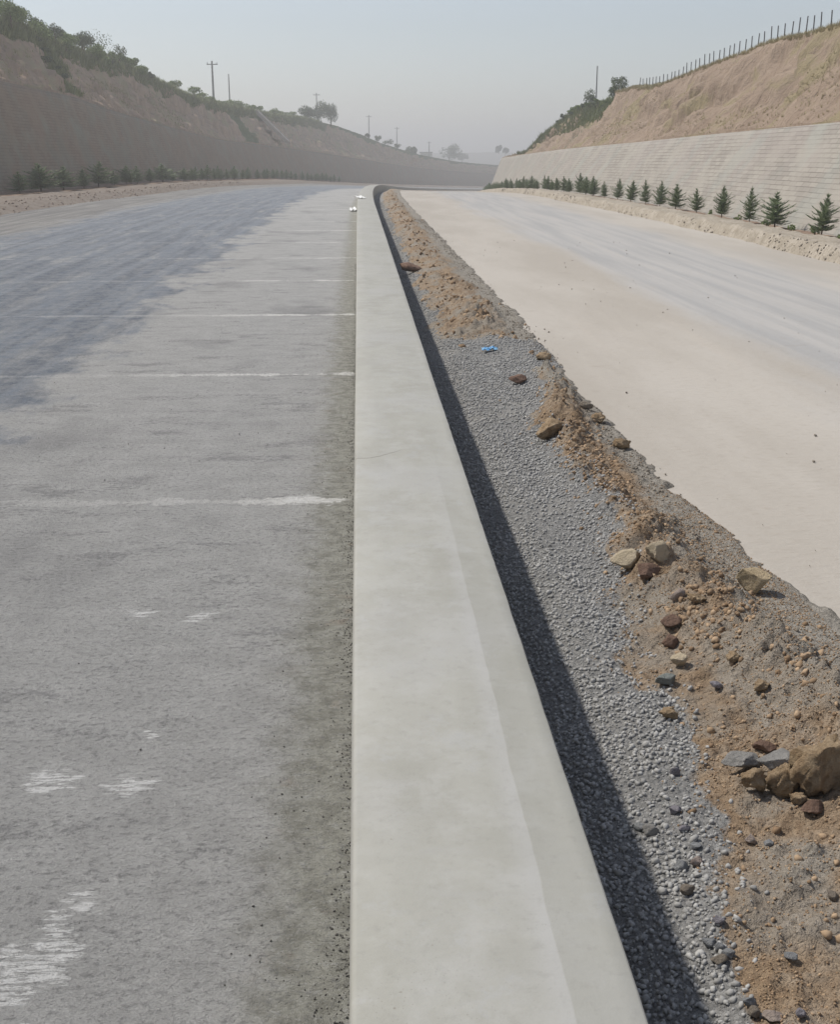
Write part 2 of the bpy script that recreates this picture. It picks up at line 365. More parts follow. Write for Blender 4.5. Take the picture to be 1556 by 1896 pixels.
def median_z(s, o, fine=True):
    s = np.asarray(s, float); o = np.asarray(o, float)
    e = earth_at(s, o)
    z = -.15+.10*sstep(o, .46, .85)+.06*sstep(o, .9, 1.3)
    hc = np.interp(s, *HC)+.10*vn(s*.9, s*0, 3); wd = np.where(s > 10.7, .24, .17)
    hump = np.exp(-((o-hc)/wd)**2)*np.interp(s, *HH)*(1+.55*fbm(s*2.6, o*2.6, 3, 9))
    z = z+hump*(.3+.7*e)+.022*fbm(s*4, o*4, 3, 21)
    cl = fbm(s*11, o*11, 4, 31); z = z+e*np.clip(cl, 0, 1)*.09*(.5+hump*9)*(1-sstep(o, 1.38, 1.5)); cb = 1-2*np.abs(fbm(s*19, o*19, 3, 33)); z = z+e*cb*.026*(.35+hump*8)*(1-sstep(o, 1.34, 1.44))
    z = z+.010*fbm(s*30, o*30, 3, 41)*(.4+.8*e)
    edge = np.interp(s, (2.8, 3.6, 4.5, 5.5, 8, 10.5), (1.80, 1.70, 1.61, 1.55, 1.53, 1.60))+.06*fbm(s*1.6, s*0+3, 4, 51)+.05*fbm(s*9, o*9, 4, 52)
    z = np.where(o > 1.35, z*(1-sstep(o, 1.35, 1.5))+sstep(o, 1.35, 1.5)*(.018+.012*fbm(s*9, o*9, 4, 61)), z)
    return z-.09*sstep(o-edge, -.05, .10)
sM = srange(.9, 13, .011, .0026); sM2 = srange(13, 60, .06, .006); sM3 = srange(60, S_END, 1, .02)
for nm, s_, no in (('a', sM, 130), ('b', sM2, 40), ('c', sM3, 16)):
    o_ = np.linspace(.425, 2.0, no)
    g = grid('median_ground', s_, o_, median_z, M['median']); tag(g, kind='structure')
    S_, O_ = np.meshgrid(s_, o_, indexing='ij')
    a = g.data.attributes.new('earth', 'FLOAT', 'POINT'); a.data.foreach_set('value', earth_at(S_, O_).ravel().astype(np.float32))
    si = sstep(O_+.14*fbm(S_*3, O_*3, 3, 71), 1.28, 1.40)
    si = np.maximum(si, .7*sstep(fbm(S_*2.2, O_*3, 4, 81), .05, .3))
    a = g.data.attributes.new('silt', 'FLOAT', 'POINT'); a.data.foreach_set('value', si.ravel().astype(np.float32))

# right shoulder: broken pale earth ledge and reddish planting bed
def berm_z(s, o):
    f = 7.1+.12*fbm(s*.5, s*0, 3, 91)+.05*fbm(s*3, o*0, 3, 92)
    return -.06+.27*sstep(o-f, 0, .22)*(1+.1*fbm(s*2, o*2, 3, 93))+.035*fbm(s*5, o*5, 3, 94)*sstep(o-f, -.05, .1)-.07*sstep(o, 7.95, 8.12)
tag(grid('right_berm', srange(-8, S_END, .09, .007), np.concatenate([np.linspace(6.9, 7.7, 16), np.linspace(7.75, 8.1, 6)]), berm_z, M['berm']), kind='structure')
tag(grid('right_planting_bed', srange(-8, S_END, .15, .02), np.linspace(8.06, 8.62, 6), lambda s, o: .13+.03*fbm(s*3, o*4, 3, 95), M['bed']), kind='structure')
# left shoulder
def bermL(s, o):
    return -.05+.25*sstep(-o, 9.05, 10.4)+.04*fbm(s*1.4, o*1.4, 4, 96)
tag(grid('left_berm', srange(-8, S_END, .3, .02), np.linspace(-12.3, -8.9, 16), bermL, M['bermL']), kind='structure')
tag(grid('left_planting_bed', srange(-8, S_END, .4, .02), np.linspace(-14.05, -12.2, 7), lambda s, o: .21+.05*fbm(s*1.4, o*1.4, 4, 97), M['bed']), kind='structure')

# retaining walls: battered masonry, capped
def wall(name, s, prof, topf, m, label):
    # prof: list of (o, t) t = 0 base .. 1 top, uses absolute height between road level and top
    S = s; n = len(S); V = []; uv = []
    for (o, t, dz) in prof:
        base = Z(S, np.full(n, o))-.25; z = base+(topf(S)-base)*t+dz
        wob = .005*fbm(S*.35, np.full(n, t*5), 4, 101)*(t > 0)
        V.append(Pa(S, np.full(n, o)+wob*(0 if t in (0, 1) else 1), z)); uv.append(np.stack([S, np.full(n, 0)+t*np.hypot(2, topf(S)-base)], -1))
    k = len(prof); V = np.stack(V, 1).reshape(-1, 3); uv = np.stack(uv, 1).reshape(-1, 2)
    i = np.arange((n-1)*k).reshape(n-1, k)[:, :-1]; F = np.stack([i, i+k, i+k+1, i+1], -1).reshape(-1, 4)
    ob = link(name, mesh(name, V, F, uv, True), m)
    return ob
sW = srange(-10, 420, .5, .015, 3)
lin = lambda a, b, k: [(a+(b-a)*i/k, i/k, 0) for i in range(k+1)]
rw = wall('retaining_wall', sW, lin(8.55, 10.2, 14)+[(10.45, 1, .02), (10.5, .6, 0)], rt, M['rwall'], '')
tag(rw, 'pale sloping stone block retaining wall along the sunlit right side behind the fir saplings', 'wall')
lw = wall('retaining_wall', sW, lin(-14.0, -15.5, 14)+[(-15.75, 1, .02), (-15.8, .6, 0)], lt, M['lwall'], '')
tag(lw, 'dark brown shaded retaining wall curving along the left side of the road', 'wall')

# hillsides above the walls
LC = list(zip(*[(-20, -23, 11.5), (40, -21.5, 9.9), (60, -20.2, 8.9), (69.7, -19.6, 8.5), (76, -19.7, 8.3), (81, -19.6, 8.0), (88.7, -19.7, 7.9), (97, -20, 8.0), (103, -19.7, 7.6), (108, -19.3, 7.0), (117, -19.1, 6.5), (128, -19, 6.25), (160, -19.4, 6.15), (187, -20.3, 6.4), (214, -20.6, 5.8), (230, -20.1, 4.8), (246, -19.3, 3.3), (266, -18.8, 2.0), (281, -18.4, 1.0), (330, -18, -1.2), (430, -18, -4)]))
RC = list(zip(*[(-20, 13.9, 5.3), (30, 13.5, 5.0), (38, 13.5, 5.0), (42.5, 13.6, 5.03), (46, 13.5, 4.85), (50, 13.4, 4.75), (54.7, 13.1, 4.4), (60, 13.2, 4.5), (64, 13.5, 4.7), (70, 13.6, 4.75), (73, 14.4, 4.75), (81, 14.0, 4.45), (88, 13.7, 4.4), (92, 13.6, 4.2), (96, 13.0, 3.5), (99, 12.2, 2.9), (102, 11.2, 1.6), (108, 11.0, 1.35), (200, 11, .6), (430, 12, -5)]))
def hillside(name, side, s, ow, topf, CR, m, greens, setb=None, rough=.22):
    n = len(s); oc = np.interp(s, CR[0], CR[1]); zcr = np.interp(s, CR[0], CR[2]); top = topf(s)
    T = np.concatenate([np.linspace(0, 1, 30)]); V = []; uv = []; G = []
    sb = setb(s) if setb else np.zeros(n)
    def row(o, z, tt, g): V.append(Pa(s, o, z)); uv.append(np.stack([o, s], -1)); G.append(g)
    row(np.full(n, side*(ow+.20)), top-.25, 0, s*0)
    row(np.full(n, side*(ow+.10)), top+(.16 if side < 0 else .06)+.07*fbm(s*.8, s*0, 3, 3), 0, s*0)
    b0 = side*(ow+(.75 if side < 0 else .28)+sb)
    for t in T:
        o = b0+(oc-b0)*t; z = top+.05+(zcr-top-.05)*t
        env = math.sin(math.pi*min(1, t*1.0))**.5 if 0 < t < 1 else 0
        rill = 1-2*np.abs(fbm(s*.55+2*t, np.full(n, t*.9), 4, 110)); d = rough*(rill*1.4+.9*fbm(s*1.3, np.full(n, t*6), 4, 120))*(env*.9+.1)
        row(o+side*d*.7, z-d*.55, t, greens(s, t))
    top2 = zcr+.12*fbm(s*1.1, s*0, 4, 130)
    for (do, dz) in ((.5, .05), (2.5, -.15), (8, -.6), (25, -1.5), (60, -4), (110, -14.5)):
        row(oc+side*do, top2+dz if do < 100 else np.full(n, -13.2), 2, np.full(n, 1.0 if do < 20 else .7))
    k = len(V); VV = np.stack(V, 1).reshape(-1, 3); UU = np.stack(uv, 1).reshape(-1, 2); GG = np.stack(G, 1).ravel()
    i = np.arange((n-1)*k).reshape(n-1, k)[:, :-1]
    F = np.stack([i, i+k, i+k+1, i+1], -1) if side > 0 else np.stack([i, i+1, i+k+1, i+k], -1)
    ob = link(name, mesh(name, VV, F.reshape(-1, 4), UU, True), m)
    a = ob.data.attributes.new('green', 'FLOAT', 'POINT'); a.data.foreach_set('value', GG.astype(np.float32))
    tag(ob, kind='structure'); return ob, VV.reshape(n, k, 3)
def greenL(s, t):
    g = .85*sstep(t+.12*fbm(s*.2, s*0, 3, 5), .80, .95)
    g = np.maximum(g, .9*np.exp(-((s-74+6*(1-t)-3)/1.6)**2)*(t > .15))
    g = np.maximum(g, .9*np.exp(-((s-134)/4)**2))
    g = np.maximum(g, .42*sstep(s, 118, 150)); return g
def greenR(s, t):
    g = .5*sstep(t, .94, 1.)*sstep(vn(s*.7, s*0, 6), -.2, .4)
    return np.maximum(g, (.75*sstep(t+.15*vn(s*.5, s*0, 3), .6, .9)+.5*np.exp(-((s-78)/5)**2))*sstep(s, 70, 73))
sH = srange(-12, S_END, .3, .006, 3)
hl_, HLV = hillside('left_hillside', -1, sH, 15.5, lt, LC, M['lslope'], greenL, None, .62)
hr_, HRV = hillside('right_hillside', 1, sH, 10.2, rt, RC, M['rslope'], greenR, lambda s: 1.25*sstep(s, 68, 71)*(1-sstep(s, 93, 102)), .42)
def ground_on(HV, s_arr, s, row):    # a point on a hillside sheet
    i = min(max(int(np.searchsorted(s_arr, s)), 1), len(s_arr)-1)
    return Vector(HV[i, row])

# the plain far beyond and the low hills on the horizon
gs = 1400.; k = 60
xx = np.linspace(-gs, gs, k); yy = np.linspace(-400, 1700, k); X, Y = np.meshgrid(xx, yy, indexing='ij')
V = np.stack([X, Y, -13+.8*fbm(X*.004, Y*.004, 3, 140)], -1).reshape(-1, 3); i = np.arange((k-1)*k).reshape(k-1, k)[:, :-1]
tag(link('plain', mesh('plain', V, np.stack([i, i+k, i+k+1, i+1], -1).reshape(-1, 4), V[:, :2], True), M['plain']), kind='structure')
for (y0, h, sd_) in ((560, 7.0, 150), (980, 13.6, 160)):
    xs = np.linspace(-900, 1200, 240); rows = []
    for q, (dy, f) in enumerate(((-90, -.2), (-40, .45), (0, 1), (60, .9), (160, -.2))):
        rows.append(np.stack([xs, np.full(240, y0+dy)+0*xs, -13+h*f*(1+.10*fbm(xs*.008, xs*0, 4, sd_)+(.02*fbm(xs*.15, xs*0, 3, sd_)))], -1))
    V = np.stack(rows, 1).reshape(-1, 3); i = np.arange(239*5).reshape(239, 5)[:, :-1]
    tag(link('distant_hills', mesh('distant_hills', V, np.stack([i, i+5, i+6, i+1], -1).reshape(-1, 4), V[:, :2], True), M['plain']), kind='structure')

# ------------------------------------------------------------------ slipformed median kerb
def kerb():
    s = srange(.2, S_END, .04, .01); n = len(s)
    we = .0012*fbm(s*1.5, s*0, 3, 170)+.0009*vn(s*18, s*0, 171)
    le = .002*fbm(s*2, s*0, 4, 172)
    prof = [(a-.018, b) for a, b in [(-.024, -.03), (-.018, .15), (-.0125, .290), (-.009, .2975), (-.002, .3005), (.10, .302), (.22, .303), (.332, .302), (.345, .3005), (.42, .297), (.449, .2955), (.4535, .293), (.4555, .288), (.457, .2), (.46, .0), (.47, -.3)]]
    V = []; uv = []
    for j, (o, z) in enumerate(prof):
        oo = np.full(n, o)+(le if o < -.01 else 0)+(we if o > .42 else 0)
        zz = np.full(n, z)+(.0012*fbm(s*1.1, np.full(n, o*3), 3, 173) if 3 < j < 11 else 0)
        V.append(P(s, oo, zz)); uv.append(np.stack([oo, s], -1))
    k = len(prof); V = np.stack(V, 1).reshape(-1, 3); uv = np.stack(uv, 1).reshape(-1, 2)
    i = np.arange((n-1)*k).reshape(n-1, k)[:, :-1]; F = np.stack([i, i+1, i+k+1, i+k], -1).reshape(-1, 4)
    # near end cap
    me = mesh('median_kerb', V, F, uv, False); o = link('median_kerb', me, M['kerb'])
    me.polygons.foreach_set('use_smooth', np.ones(len(me.polygons), bool))
    return o
tag(kerb(), 'long pale grey cast concrete kerb running straight up the middle between the two roads', 'kerb')

# ------------------------------------------------------------------ stones
def ico(sub):
    bm = bmesh.new(); bmesh.ops.create_icosphere(bm, subdivisions=sub, radius=1)
    V = np.array([v.co[:] for v in bm.verts]); F = np.array([[v.index for v in f.verts] for f in bm.faces]); bm.free(); return V, F
ICO = {k: ico(k) for k in (1, 2, 3, 4)}
def stone_v(sub, seed, planes=9, cut=.72, lump=.12, freq=1.7):
    r = np.random.RandomState(seed); V = ICO[sub][0].copy()
    for _ in range(planes):
        nrm = r.normal(size=3); nrm /= np.linalg.norm(nrm); d = r.uniform(cut-.12, cut+.12)
        V -= np.clip(V@nrm-d, 0, None)[:, None]*nrm
    if lump: V *= (1+lump*fbm(V[:, 0]*freq+seed, V[:, 1]*freq+V[:, 2]*freq*.8, 4, seed))[:, None]
    return V
def scatter(name, pts, sizes, m, sub=1, flat=(.55, .9), nvar=10, planes=7, cut=.65, lump=.15, cmat=None, freq=1.7):
    F0 = ICO[sub][1]; n = len(pts); nv = len(ICO[sub][0]); VV = np.empty((n, nv, 3), np.float32)
    var = np.array([stone_v(sub, 900+i, planes, cut, lump, freq) for i in range(nvar)])
    q = RS.normal(size=(n, 4)); q /= np.linalg.norm(q, axis=1)[:, None]; a, b, c, d = q.T
    Rm = np.stack([1-2*(c*c+d*d), 2*(b*c-a*d), 2*(b*d+a*c), 2*(b*c+a*d), 1-2*(b*b+d*d), 2*(c*d-a*b), 2*(b*d-a*c), 2*(c*d+a*b), 1-2*(b*b+c*c)], -1).reshape(n, 3, 3)
    sc = np.stack([np.ones(n), RS.uniform(*flat, n), RS.uniform(*flat, n)], -1)*sizes[:, None]
    V = var[RS.randint(nvar, size=n)]*sc[:, None, :]
    V = np.einsum('nij,nvj->nvi', Rm, V)+np.asarray(pts)[:, None, :]
    F = (F0[None]+(np.arange(n)*nv)[:, None, None]).reshape(-1, 3)
    return link(name, mesh(name, V.reshape(-1, 3), F, None, False), m)
def mstone(name, c1, c2, c3):
    n = N(name, .9, .2); f = n.n('ShaderNodeNewGeometry').outputs['Random Per Island']; ob = n.obj()
    col = n.mix(f, c1, c2); col = n.mix(n.rng(n.noise(ob, 60, 3), .4, .7, 0, .5), col, c3)
    return n.done(col, n.bump(n.noise(ob, 120, 3), .4, .004))
M['gravel'] = mstone('crushed_grey_stone', (.25, .247, .24), (.42, .414, .40), (.33, .32, .30))
M['grit'] = mstone('dark_grit', (.05, .05, .047), (.17, .16, .145), (.10, .095, .085))
M['clods'] = mstone('crumbled_brown_earth', (.20, .132, .08), (.42, .305, .20), (.24, .165, .10))
M['rubble'] = mstone('dusty_rubble', (.15, .13, .105), (.34, .30, .25), (.20, .17, .135))
def pick(n, s0, s1, o0, o1, keep, g=1.0):
    s = s0+(s1-s0)*RS.rand(n)**g; o = RS.uniform(o0, o1, n); k = keep(s, o) > RS.rand(n); return s[k], o[k]
def on(s, o, zf, dz): p = P(s, o, zf(s, o)); p[:, 2] += dz; return p
gk2 = lambda s, o: gk(s, o)*sstep(s, 5.2, 7.8)
gk1 = lambda s, o: gk(s, o)*(1-sstep(s, 5.2, 7.8)*.999)
gk = lambda s, o: (1-earth_at(s, o))*np.where(o < .52, .55, 1.)*(.35+.65*sstep(fbm(s*2.2, o*3.4, 3, 7), -.45, .0))
s, o = pick(40000, 1.2, 7.8, .47, 1.35, gk1, 1.25); z = .0038+.0085*RS.rand(len(s))**1.8; z[RS.rand(len(z)) < .015] *= 1.6
tag(scatter('gravel', on(s, o, median_z, z*.25), z, M['gravel'], 1, nvar=24), 'crushed grey gravel filling the trench beside the concrete kerb', 'gravel', kind='stuff')
s, o = pick(64000, 5.2, 45, .47, 1.6, gk2, 2.0); z = RS.uniform(.005, .014, len(s))
tag(scatter('gravel', on(s, o, median_z, z*.25), z, M['gravel'], 1), 'crushed grey gravel strip narrowing away along the far kerb', 'gravel', kind='stuff')
# dug earth crumbs
def ek(s, o):
    h = np.exp(-((o-np.interp(s, *HC))/.19)**2)*np.interp(s, *HH)*9
    return np.clip((earth_at(s, o)+.05)*(.07+h)*(.12+1.*sstep(fbm(s*2.1, o*2.6, 3, 17), -.15, .3))*(1-.75*sstep(o, 1.32, 1.42)), 0, 1)
s, o = pick(90000, 1.4, 9.5, .8, 1.58, ek, 1.2); z = .0016+.016*RS.rand(len(s))**6; z += .010*(RS.rand(len(s)) < .004)
tag(scatter('dirt_crumbs', on(s, o, median_z, z*.05), z, M['clods'], 1, (.55, 1), lump=.7, nvar=24, freq=2.6), 'loose brown dug earth crumbs heaped along the median', 'soil', kind='stuff')
s, o = pick(42000, 9.5, 60, .68, 1.6, ek, 1.7); z = .004+.036*RS.rand(len(s))**8
tag(scatter('dirt_crumbs', on(s, o, median_z, z*.05), z, M['clods'], 1, (.5, 1), lump=.7, nvar=16, freq=2.6), 'brown clods of dug earth heaped along the distant median', 'soil', kind='stuff')
s, o = pick(60000, 1.4, 5.6, .76, 1.62, lambda s, o: earth_at(s, o)*(.25+.75*sstep(fbm(s*3, o*3, 3, 19), -.3, .2)), 1.2); z = .0012+.0042*RS.rand(len(s))**2.5
tag(scatter('dirt_grains', on(s, o, median_z, z*.2), z, M['clods'], 1, (.6, 1), lump=.5, nvar=16, freq=2.6), 'fine loose grains covering the nearest bare dirt of the median', 'soil', kind='stuff')
s, o = pick(1500, 2.2, 10.5, .85, 1.5, lambda s, o: earth_at(s, o)*np.exp(-((o-np.interp(s, *HC))/.15)**2)*sstep(fbm(s*2.7, o*3, 3, 23), -.1, .4)*np.clip(np.interp(s, *HH)*9, .15, 1), 1.2); z = .007+.013*RS.rand(len(s))**2
tag(scatter('dirt_crumbs', on(s, o, median_z, z*.1), z, M['clods'], 2, (.6, 1), lump=.8, nvar=20, planes=10, cut=.6, freq=3.2), 'walnut sized brown clods along the crest of the near dirt windrow', 'soil', kind='stuff')
# silt-strip bits along the right road edge
s, o = pick(26000, 2.2, 30, 1.34, 1.86, lambda s, o: (np.exp(-((o-np.where(s < 9, 1.42, 1.5))/.07)**2)+.003)*(.3+.9*(vn(s*2.3, o*4, 12) > -.1)), 1.4); z = .003+.010*RS.rand(len(s))**4
tag(scatter('edge_pebbles', on(s, o, lambda a, b: np.maximum(median_z(a, b), 0), z*.3), z, M['rubble'], 1), 'small dusty pebbles strewn along the broken edge of the right road', 'pebbles', kind='stuff')
# grit at the foot of the kerb on the left
s, o = pick(110000, 1.1, 18, -.30, -.03, lambda s, o: np.exp(-(-o-.03)/(.010+.009*(vn(s*3, s*0, 8)+1)))*.98+.008, 1.4); z = (.0012+.0032*RS.rand(len(s))**2.6)
tag(scatter('kerb_grit', on(s, o, lambda a, b: a*0, z*.35), z, M['grit'], 1), 'fine dark grit gathered along the left foot of the kerb', 'grit', kind='stuff')
s, o = pick(300, 1.3, 14, -3.2, -.3, lambda s, o: 1+s*0, 1.3); z = .002+.005*RS.rand(len(s))**3
tag(scatter('road_grit', on(s, o, lambda a, b: a*0, z*.35), z, M['grit'], 1), 'scattered dark specks of grit on the left concrete road', 'grit', kind='stuff')
s, o = pick(220, 3, 24, 1.8, 5.5, lambda s, o: 1+s*0, 1.1); z = .003+.010*RS.rand(len(s))**4
tag(scatter('road_grit', on(s, o, lambda a, b: a*0, z*.3), z, M['rubble'], 1), 'few small stones lying on the pale dusty right road', 'grit', kind='stuff')
# rubble in the broken face of the right ledge
s, o = pick(9000, 14, 70, 6.98, 7.45, lambda s, o: np.exp(-((o-7.16)/.09)**2), 1.5); z = .006+.034*RS.rand(len(s))**4
tag(scatter('ledge_rubble', on(s, o, berm_z, 0), z, M['rubble'], 1), 'crumbling stones in the broken face of the right earth ledge', 'rubble', kind='stuff')
s, o = pick(1600, 30, 90, -10.6, -8.9, lambda s, o: 1+0*s, 1.2); z = .015+.05*RS.rand(len(s))**2.5
tag(scatter('berm_rubble', on(s, o, bermL, 0), z, mstone('brown_rubble', (.22, .17, .14), (.36, .30, .25), (.25, .2, .16)), 1), 'broken brown rubble on the left earth shoulder', 'rubble', kind='stuff')

# single rocks one can point to: (px, py of the base, width px, height ratio, depth ratio, colours, label)
def rockmat(name, c1, c2):
    n = N(name, .92, .15); ob = n.obj(); a = n.noise(ob, 16, 5, .65)
    col = n.mix(n.rng(a, .35, .65), c1, c2); col = n.mix(n.rng(n.noise(ob, 60, 4, .7), .5, .7, 0, .5), col, tuple(q*.62 for q in c1))
    return n.done(col, n.bump(n.noise(ob, 70, 6, .75), 1., .016))
RM = {'tan': rockmat('tan_sandstone', (.42, .33, .205), (.55, .44, .29)), 'pale': rockmat('pale_tan_stone', (.46, .385, .27), (.56, .47, .345)),
      'red': rockmat('red_brown_stone', (.15, .095, .07), (.25, .165, .125)), 'grey': rockmat('grey_limestone', (.25, .24, .225), (.36, .345, .325)),
      'green': rockmat('grey_green_stone', (.20, .215, .20), (.29, .305, .285)), 'brown': rockmat('brown_earth_lump', (.29, .205, .125), (.42, .32, .21)),
      'violet': rockmat('violet_grey_stone', (.22, .205, .225), (.34, .32, .345)), 'dark': rockmat('dark_grey_brown_stone', (.19, .16, .13), (.29, .25, .205)),
      'pink': rockmat('pink_stone', (.34, .275, .24), (.44, .37, .325)), 'slate': rockmat('blue_grey_pebble', (.23, .235, .24), (.35, .355, .36))}
ROCKS = [
 ('boulder', 1399, 1101, 58, .95, .8, 'tan', 'rounded tan rock sitting alone on the edge of the right road', 'rock', 0),
 ('boulder', 1168, 1056, 62, .60, .8, 'pale', 'broad pale tan rock half sunk in dirt next to the gravel', 'rock', 0),
 ('boulder', 1222, 1042, 44, .95, .7, 'pale', 'upright pale tan rock standing just behind the broad pale one', 'rock', 0),
 ('boulder', 1202, 1076, 42, .75, .8, 'red', 'squat reddish brown rock in front of the two pale tan rocks', 'rock', 0),
 ('boulder', 1256, 1112, 26, .9, .6, 'pink', 'small pinkish tilted rock uphill of the crumbled clods', 'rock', 0),
 ('boulder', 1292, 1116, 36, .5, .8, 'brown', 'low brown rock right beside the small pinkish tilted one', 'rock', 0),
 ('boulder', 1243, 1160, 42, .5, .8, 'red', 'flat dark reddish rock between crumbled brown clods', 'rock', 0),
 ('boulder', 1243, 1202, 36, .65, .8, 'red', 'maroon rock just above the small yellowish stone', 'rock', 0),
 ('boulder', 1261, 1236, 32, .9, .8, 'pale', 'small yellowish stone below the maroon rock', 'rock', 0),
 ('boulder', 1234, 1270, 38, .55, .8, 'green', 'flat grey green stone among brown dirt', 'rock', 0),
 ('boulder', 1241, 1334, 34, .75, .8, 'brown', 'brown earth lump alone left of the dirt windrow', 'clod', 0),
 ('boulder', 1363, 1226, 32, .6, .8, 'brown', 'brown clod on the right slope of the dirt heap above the smaller mauve pebble', 'clod', 0),
 ('boulder', 1330, 1276, 24, .6, .8, 'violet', 'mauve pebble in the crumbled brown windrow', 'pebble', 0),
 ('boulder', 1412, 1281, 36, .6, .8, 'brown', 'reddish brown clod at the right rim of the dirt windrow', 'clod', 0),
 ('boulder', 1378, 1422, 66, .42, .7, 'grey', 'flat grey slab leaning left of the big brown clods', 'rock', .02),
 ('boulder', 1440, 1418, 74, .42, .6, 'grey', 'long pale grey slab wedged above the pair of brown clods', 'rock', .05),
 ('boulder', 1403, 1468, 50, .95, .9, 'brown', 'left one of two fist sized brown clods below the grey slabs', 'clod', 0),
 ('boulder', 1456, 1482, 60, 1.05, .9, 'brown', 'largest rounded brown clod below the grey slabs', 'clod', 0),
 ('boulder', 1528, 1462, 110, .82, .9, 'brown', 'big crumbling earth lump at the right picture edge', 'clod', 0),
 ('boulder', 1500, 1420, 56, .5, .8, 'brown', 'brown earth lump on top of the heap behind the big crumbling one', 'clod', .06),
 ('boulder', 1512, 1512, 42, .62, .8, 'red', 'dark red rock under the big crumbling earth lump', 'rock', 0),
 ('boulder', 1480, 1490, 32, .8, .8, 'brown', 'small brown clod between the largest clod and the dark red rock', 'clod', 0),
 ('boulder', 1418, 1392, 42, .4, .8, 'red', 'thin reddish slab behind the grey slabs', 'rock', .0),
 ('boulder', 1250, 1438, 20, 1.0, .6, 'violet', 'small violet stone standing at the gravel edge', 'pebble', 0),
 ('boulder', 1253, 1508, 22, .8, .8, 'violet', 'round violet grey pebble where gravel meets dirt', 'pebble', 0),
 ('boulder', 1270, 1540, 20, .6, .8, 'violet', 'flattish violet pebble just below the round violet grey one', 'pebble', 0),
 ('boulder', 1287, 1573, 24, .55, .8, 'slate', 'blue grey pebble right at the gravel edge above the pink stone', 'pebble', 0),
 ('boulder', 1291, 1606, 24, .7, .8, 'pink', 'pale pink stone at the gravel edge', 'pebble', 0),
 ('boulder', 1264, 1612, 26, .7, .8, 'slate', 'grey stone immediately left of the pale pink stone', 'pebble', 0),
 ('boulder', 1274, 1660, 28, .7, .8, 'dark', 'dark stone on the gravel below the pale pink stone', 'pebble', 0),
 ('boulder', 1206, 1546, 26, .7, .8, 'grey', 'pale rounded pebble at the shadow edge, the right one of a touching pair', 'pebble', 0),
 ('boulder', 1188, 1540, 22, .7, .8, 'slate', 'bluish rounded pebble at the shadow edge, the left one of a touching pair', 'pebble', 0),
 ('boulder', 1546, 1672, 24, .85, .8, 'dark', 'dark brown stone near the right picture edge in flat dirt', 'pebble', 0),
 ('boulder', 1316, 1757, 26, .8, .8, 'slate', 'upper left pebble of the blue grey trio low on the gravel edge', 'pebble', 0),
 ('boulder', 1333, 1764, 22, .9, .8, 'slate', 'middle pebble of the blue grey trio low on the gravel edge', 'pebble', 0),
 ('boulder', 1351, 1775, 24, .85, .8, 'slate', 'lower right pebble of the blue grey trio low on the gravel edge', 'pebble', 0),
 ('boulder', 1334, 1786, 28, .6, .8, 'dark', 'dark flat stone tucked under the blue grey trio', 'pebble', 0),
 ('boulder', 1332, 1714, 22, .8, .8, 'violet', 'violet pebble above the blue grey trio', 'pebble', 0),
 ('boulder', 1465, 1778, 26, .5, .8, 'slate', 'flat bluish stone in the flat dirt right of the blue grey trio', 'pebble', 0),
 ('boulder', 1424, 1568, 20, .6, .8, 'slate', 'pale bluish stone in dirt below the fist sized clods', 'pebble', 0),
 ('boulder', 1393, 1562, 22, .7, .8, 'pink', 'pinkish stone beside the pale bluish one below the fist sized clods', 'pebble', 0),
 ('boulder', 1390, 1866, 24, .8, .8, 'slate', 'blue grey pebble in the gravel at the bottom of the picture', 'pebble', 0),
 ('boulder', 1398, 1884, 26, .8, .8, 'dark', 'dark pebble below the blue grey one at the bottom of the picture', 'pebble', 0),
 ('boulder', 1488, 1886, 24, .7, .8, 'violet', 'violet grey pebble in dirt at the bottom right of the picture', 'pebble', 0),
 ('boulder', 1432, 1892, 40, .4, .8, 'pink', 'flat pinkish rock cut by the bottom of the picture', 'rock', 0),
 ('boulder', 1086, 757, 26, .5, .8, 'dark', 'dark clod on the road edge nearest the far brown heap', 'clod', 0),
 ('boulder', 1152, 832, 34, .6, .8, 'brown', 'brown clod at the lower end of the row on the road edge', 'clod', 0),
 ('boulder', 1112, 784, 34, .55, .8, 'brown', 'brown clod in the middle of the row on the road edge', 'clod', 0),
 ('boulder', 1008, 668, 30, .5, .8, 'brown', 'brown clod on the road edge right of the blue plastic scrap', 'clod', 0),
 ('boulder', 962, 712, 34, .5, .8, 'red', 'reddish earth lump on the gravel below the blue plastic scrap', 'clod', 0),
 ('boulder', 1022, 812, 60, .6, .8, 'brown', 'wide crumbly earth lump beginning the near windrow', 'clod', 0),
 ('boulder', 762, 503, 40, .45, .8, 'red', 'reddish slab of earth on the distant windrow beside the kerb', 'clod', .03),
]
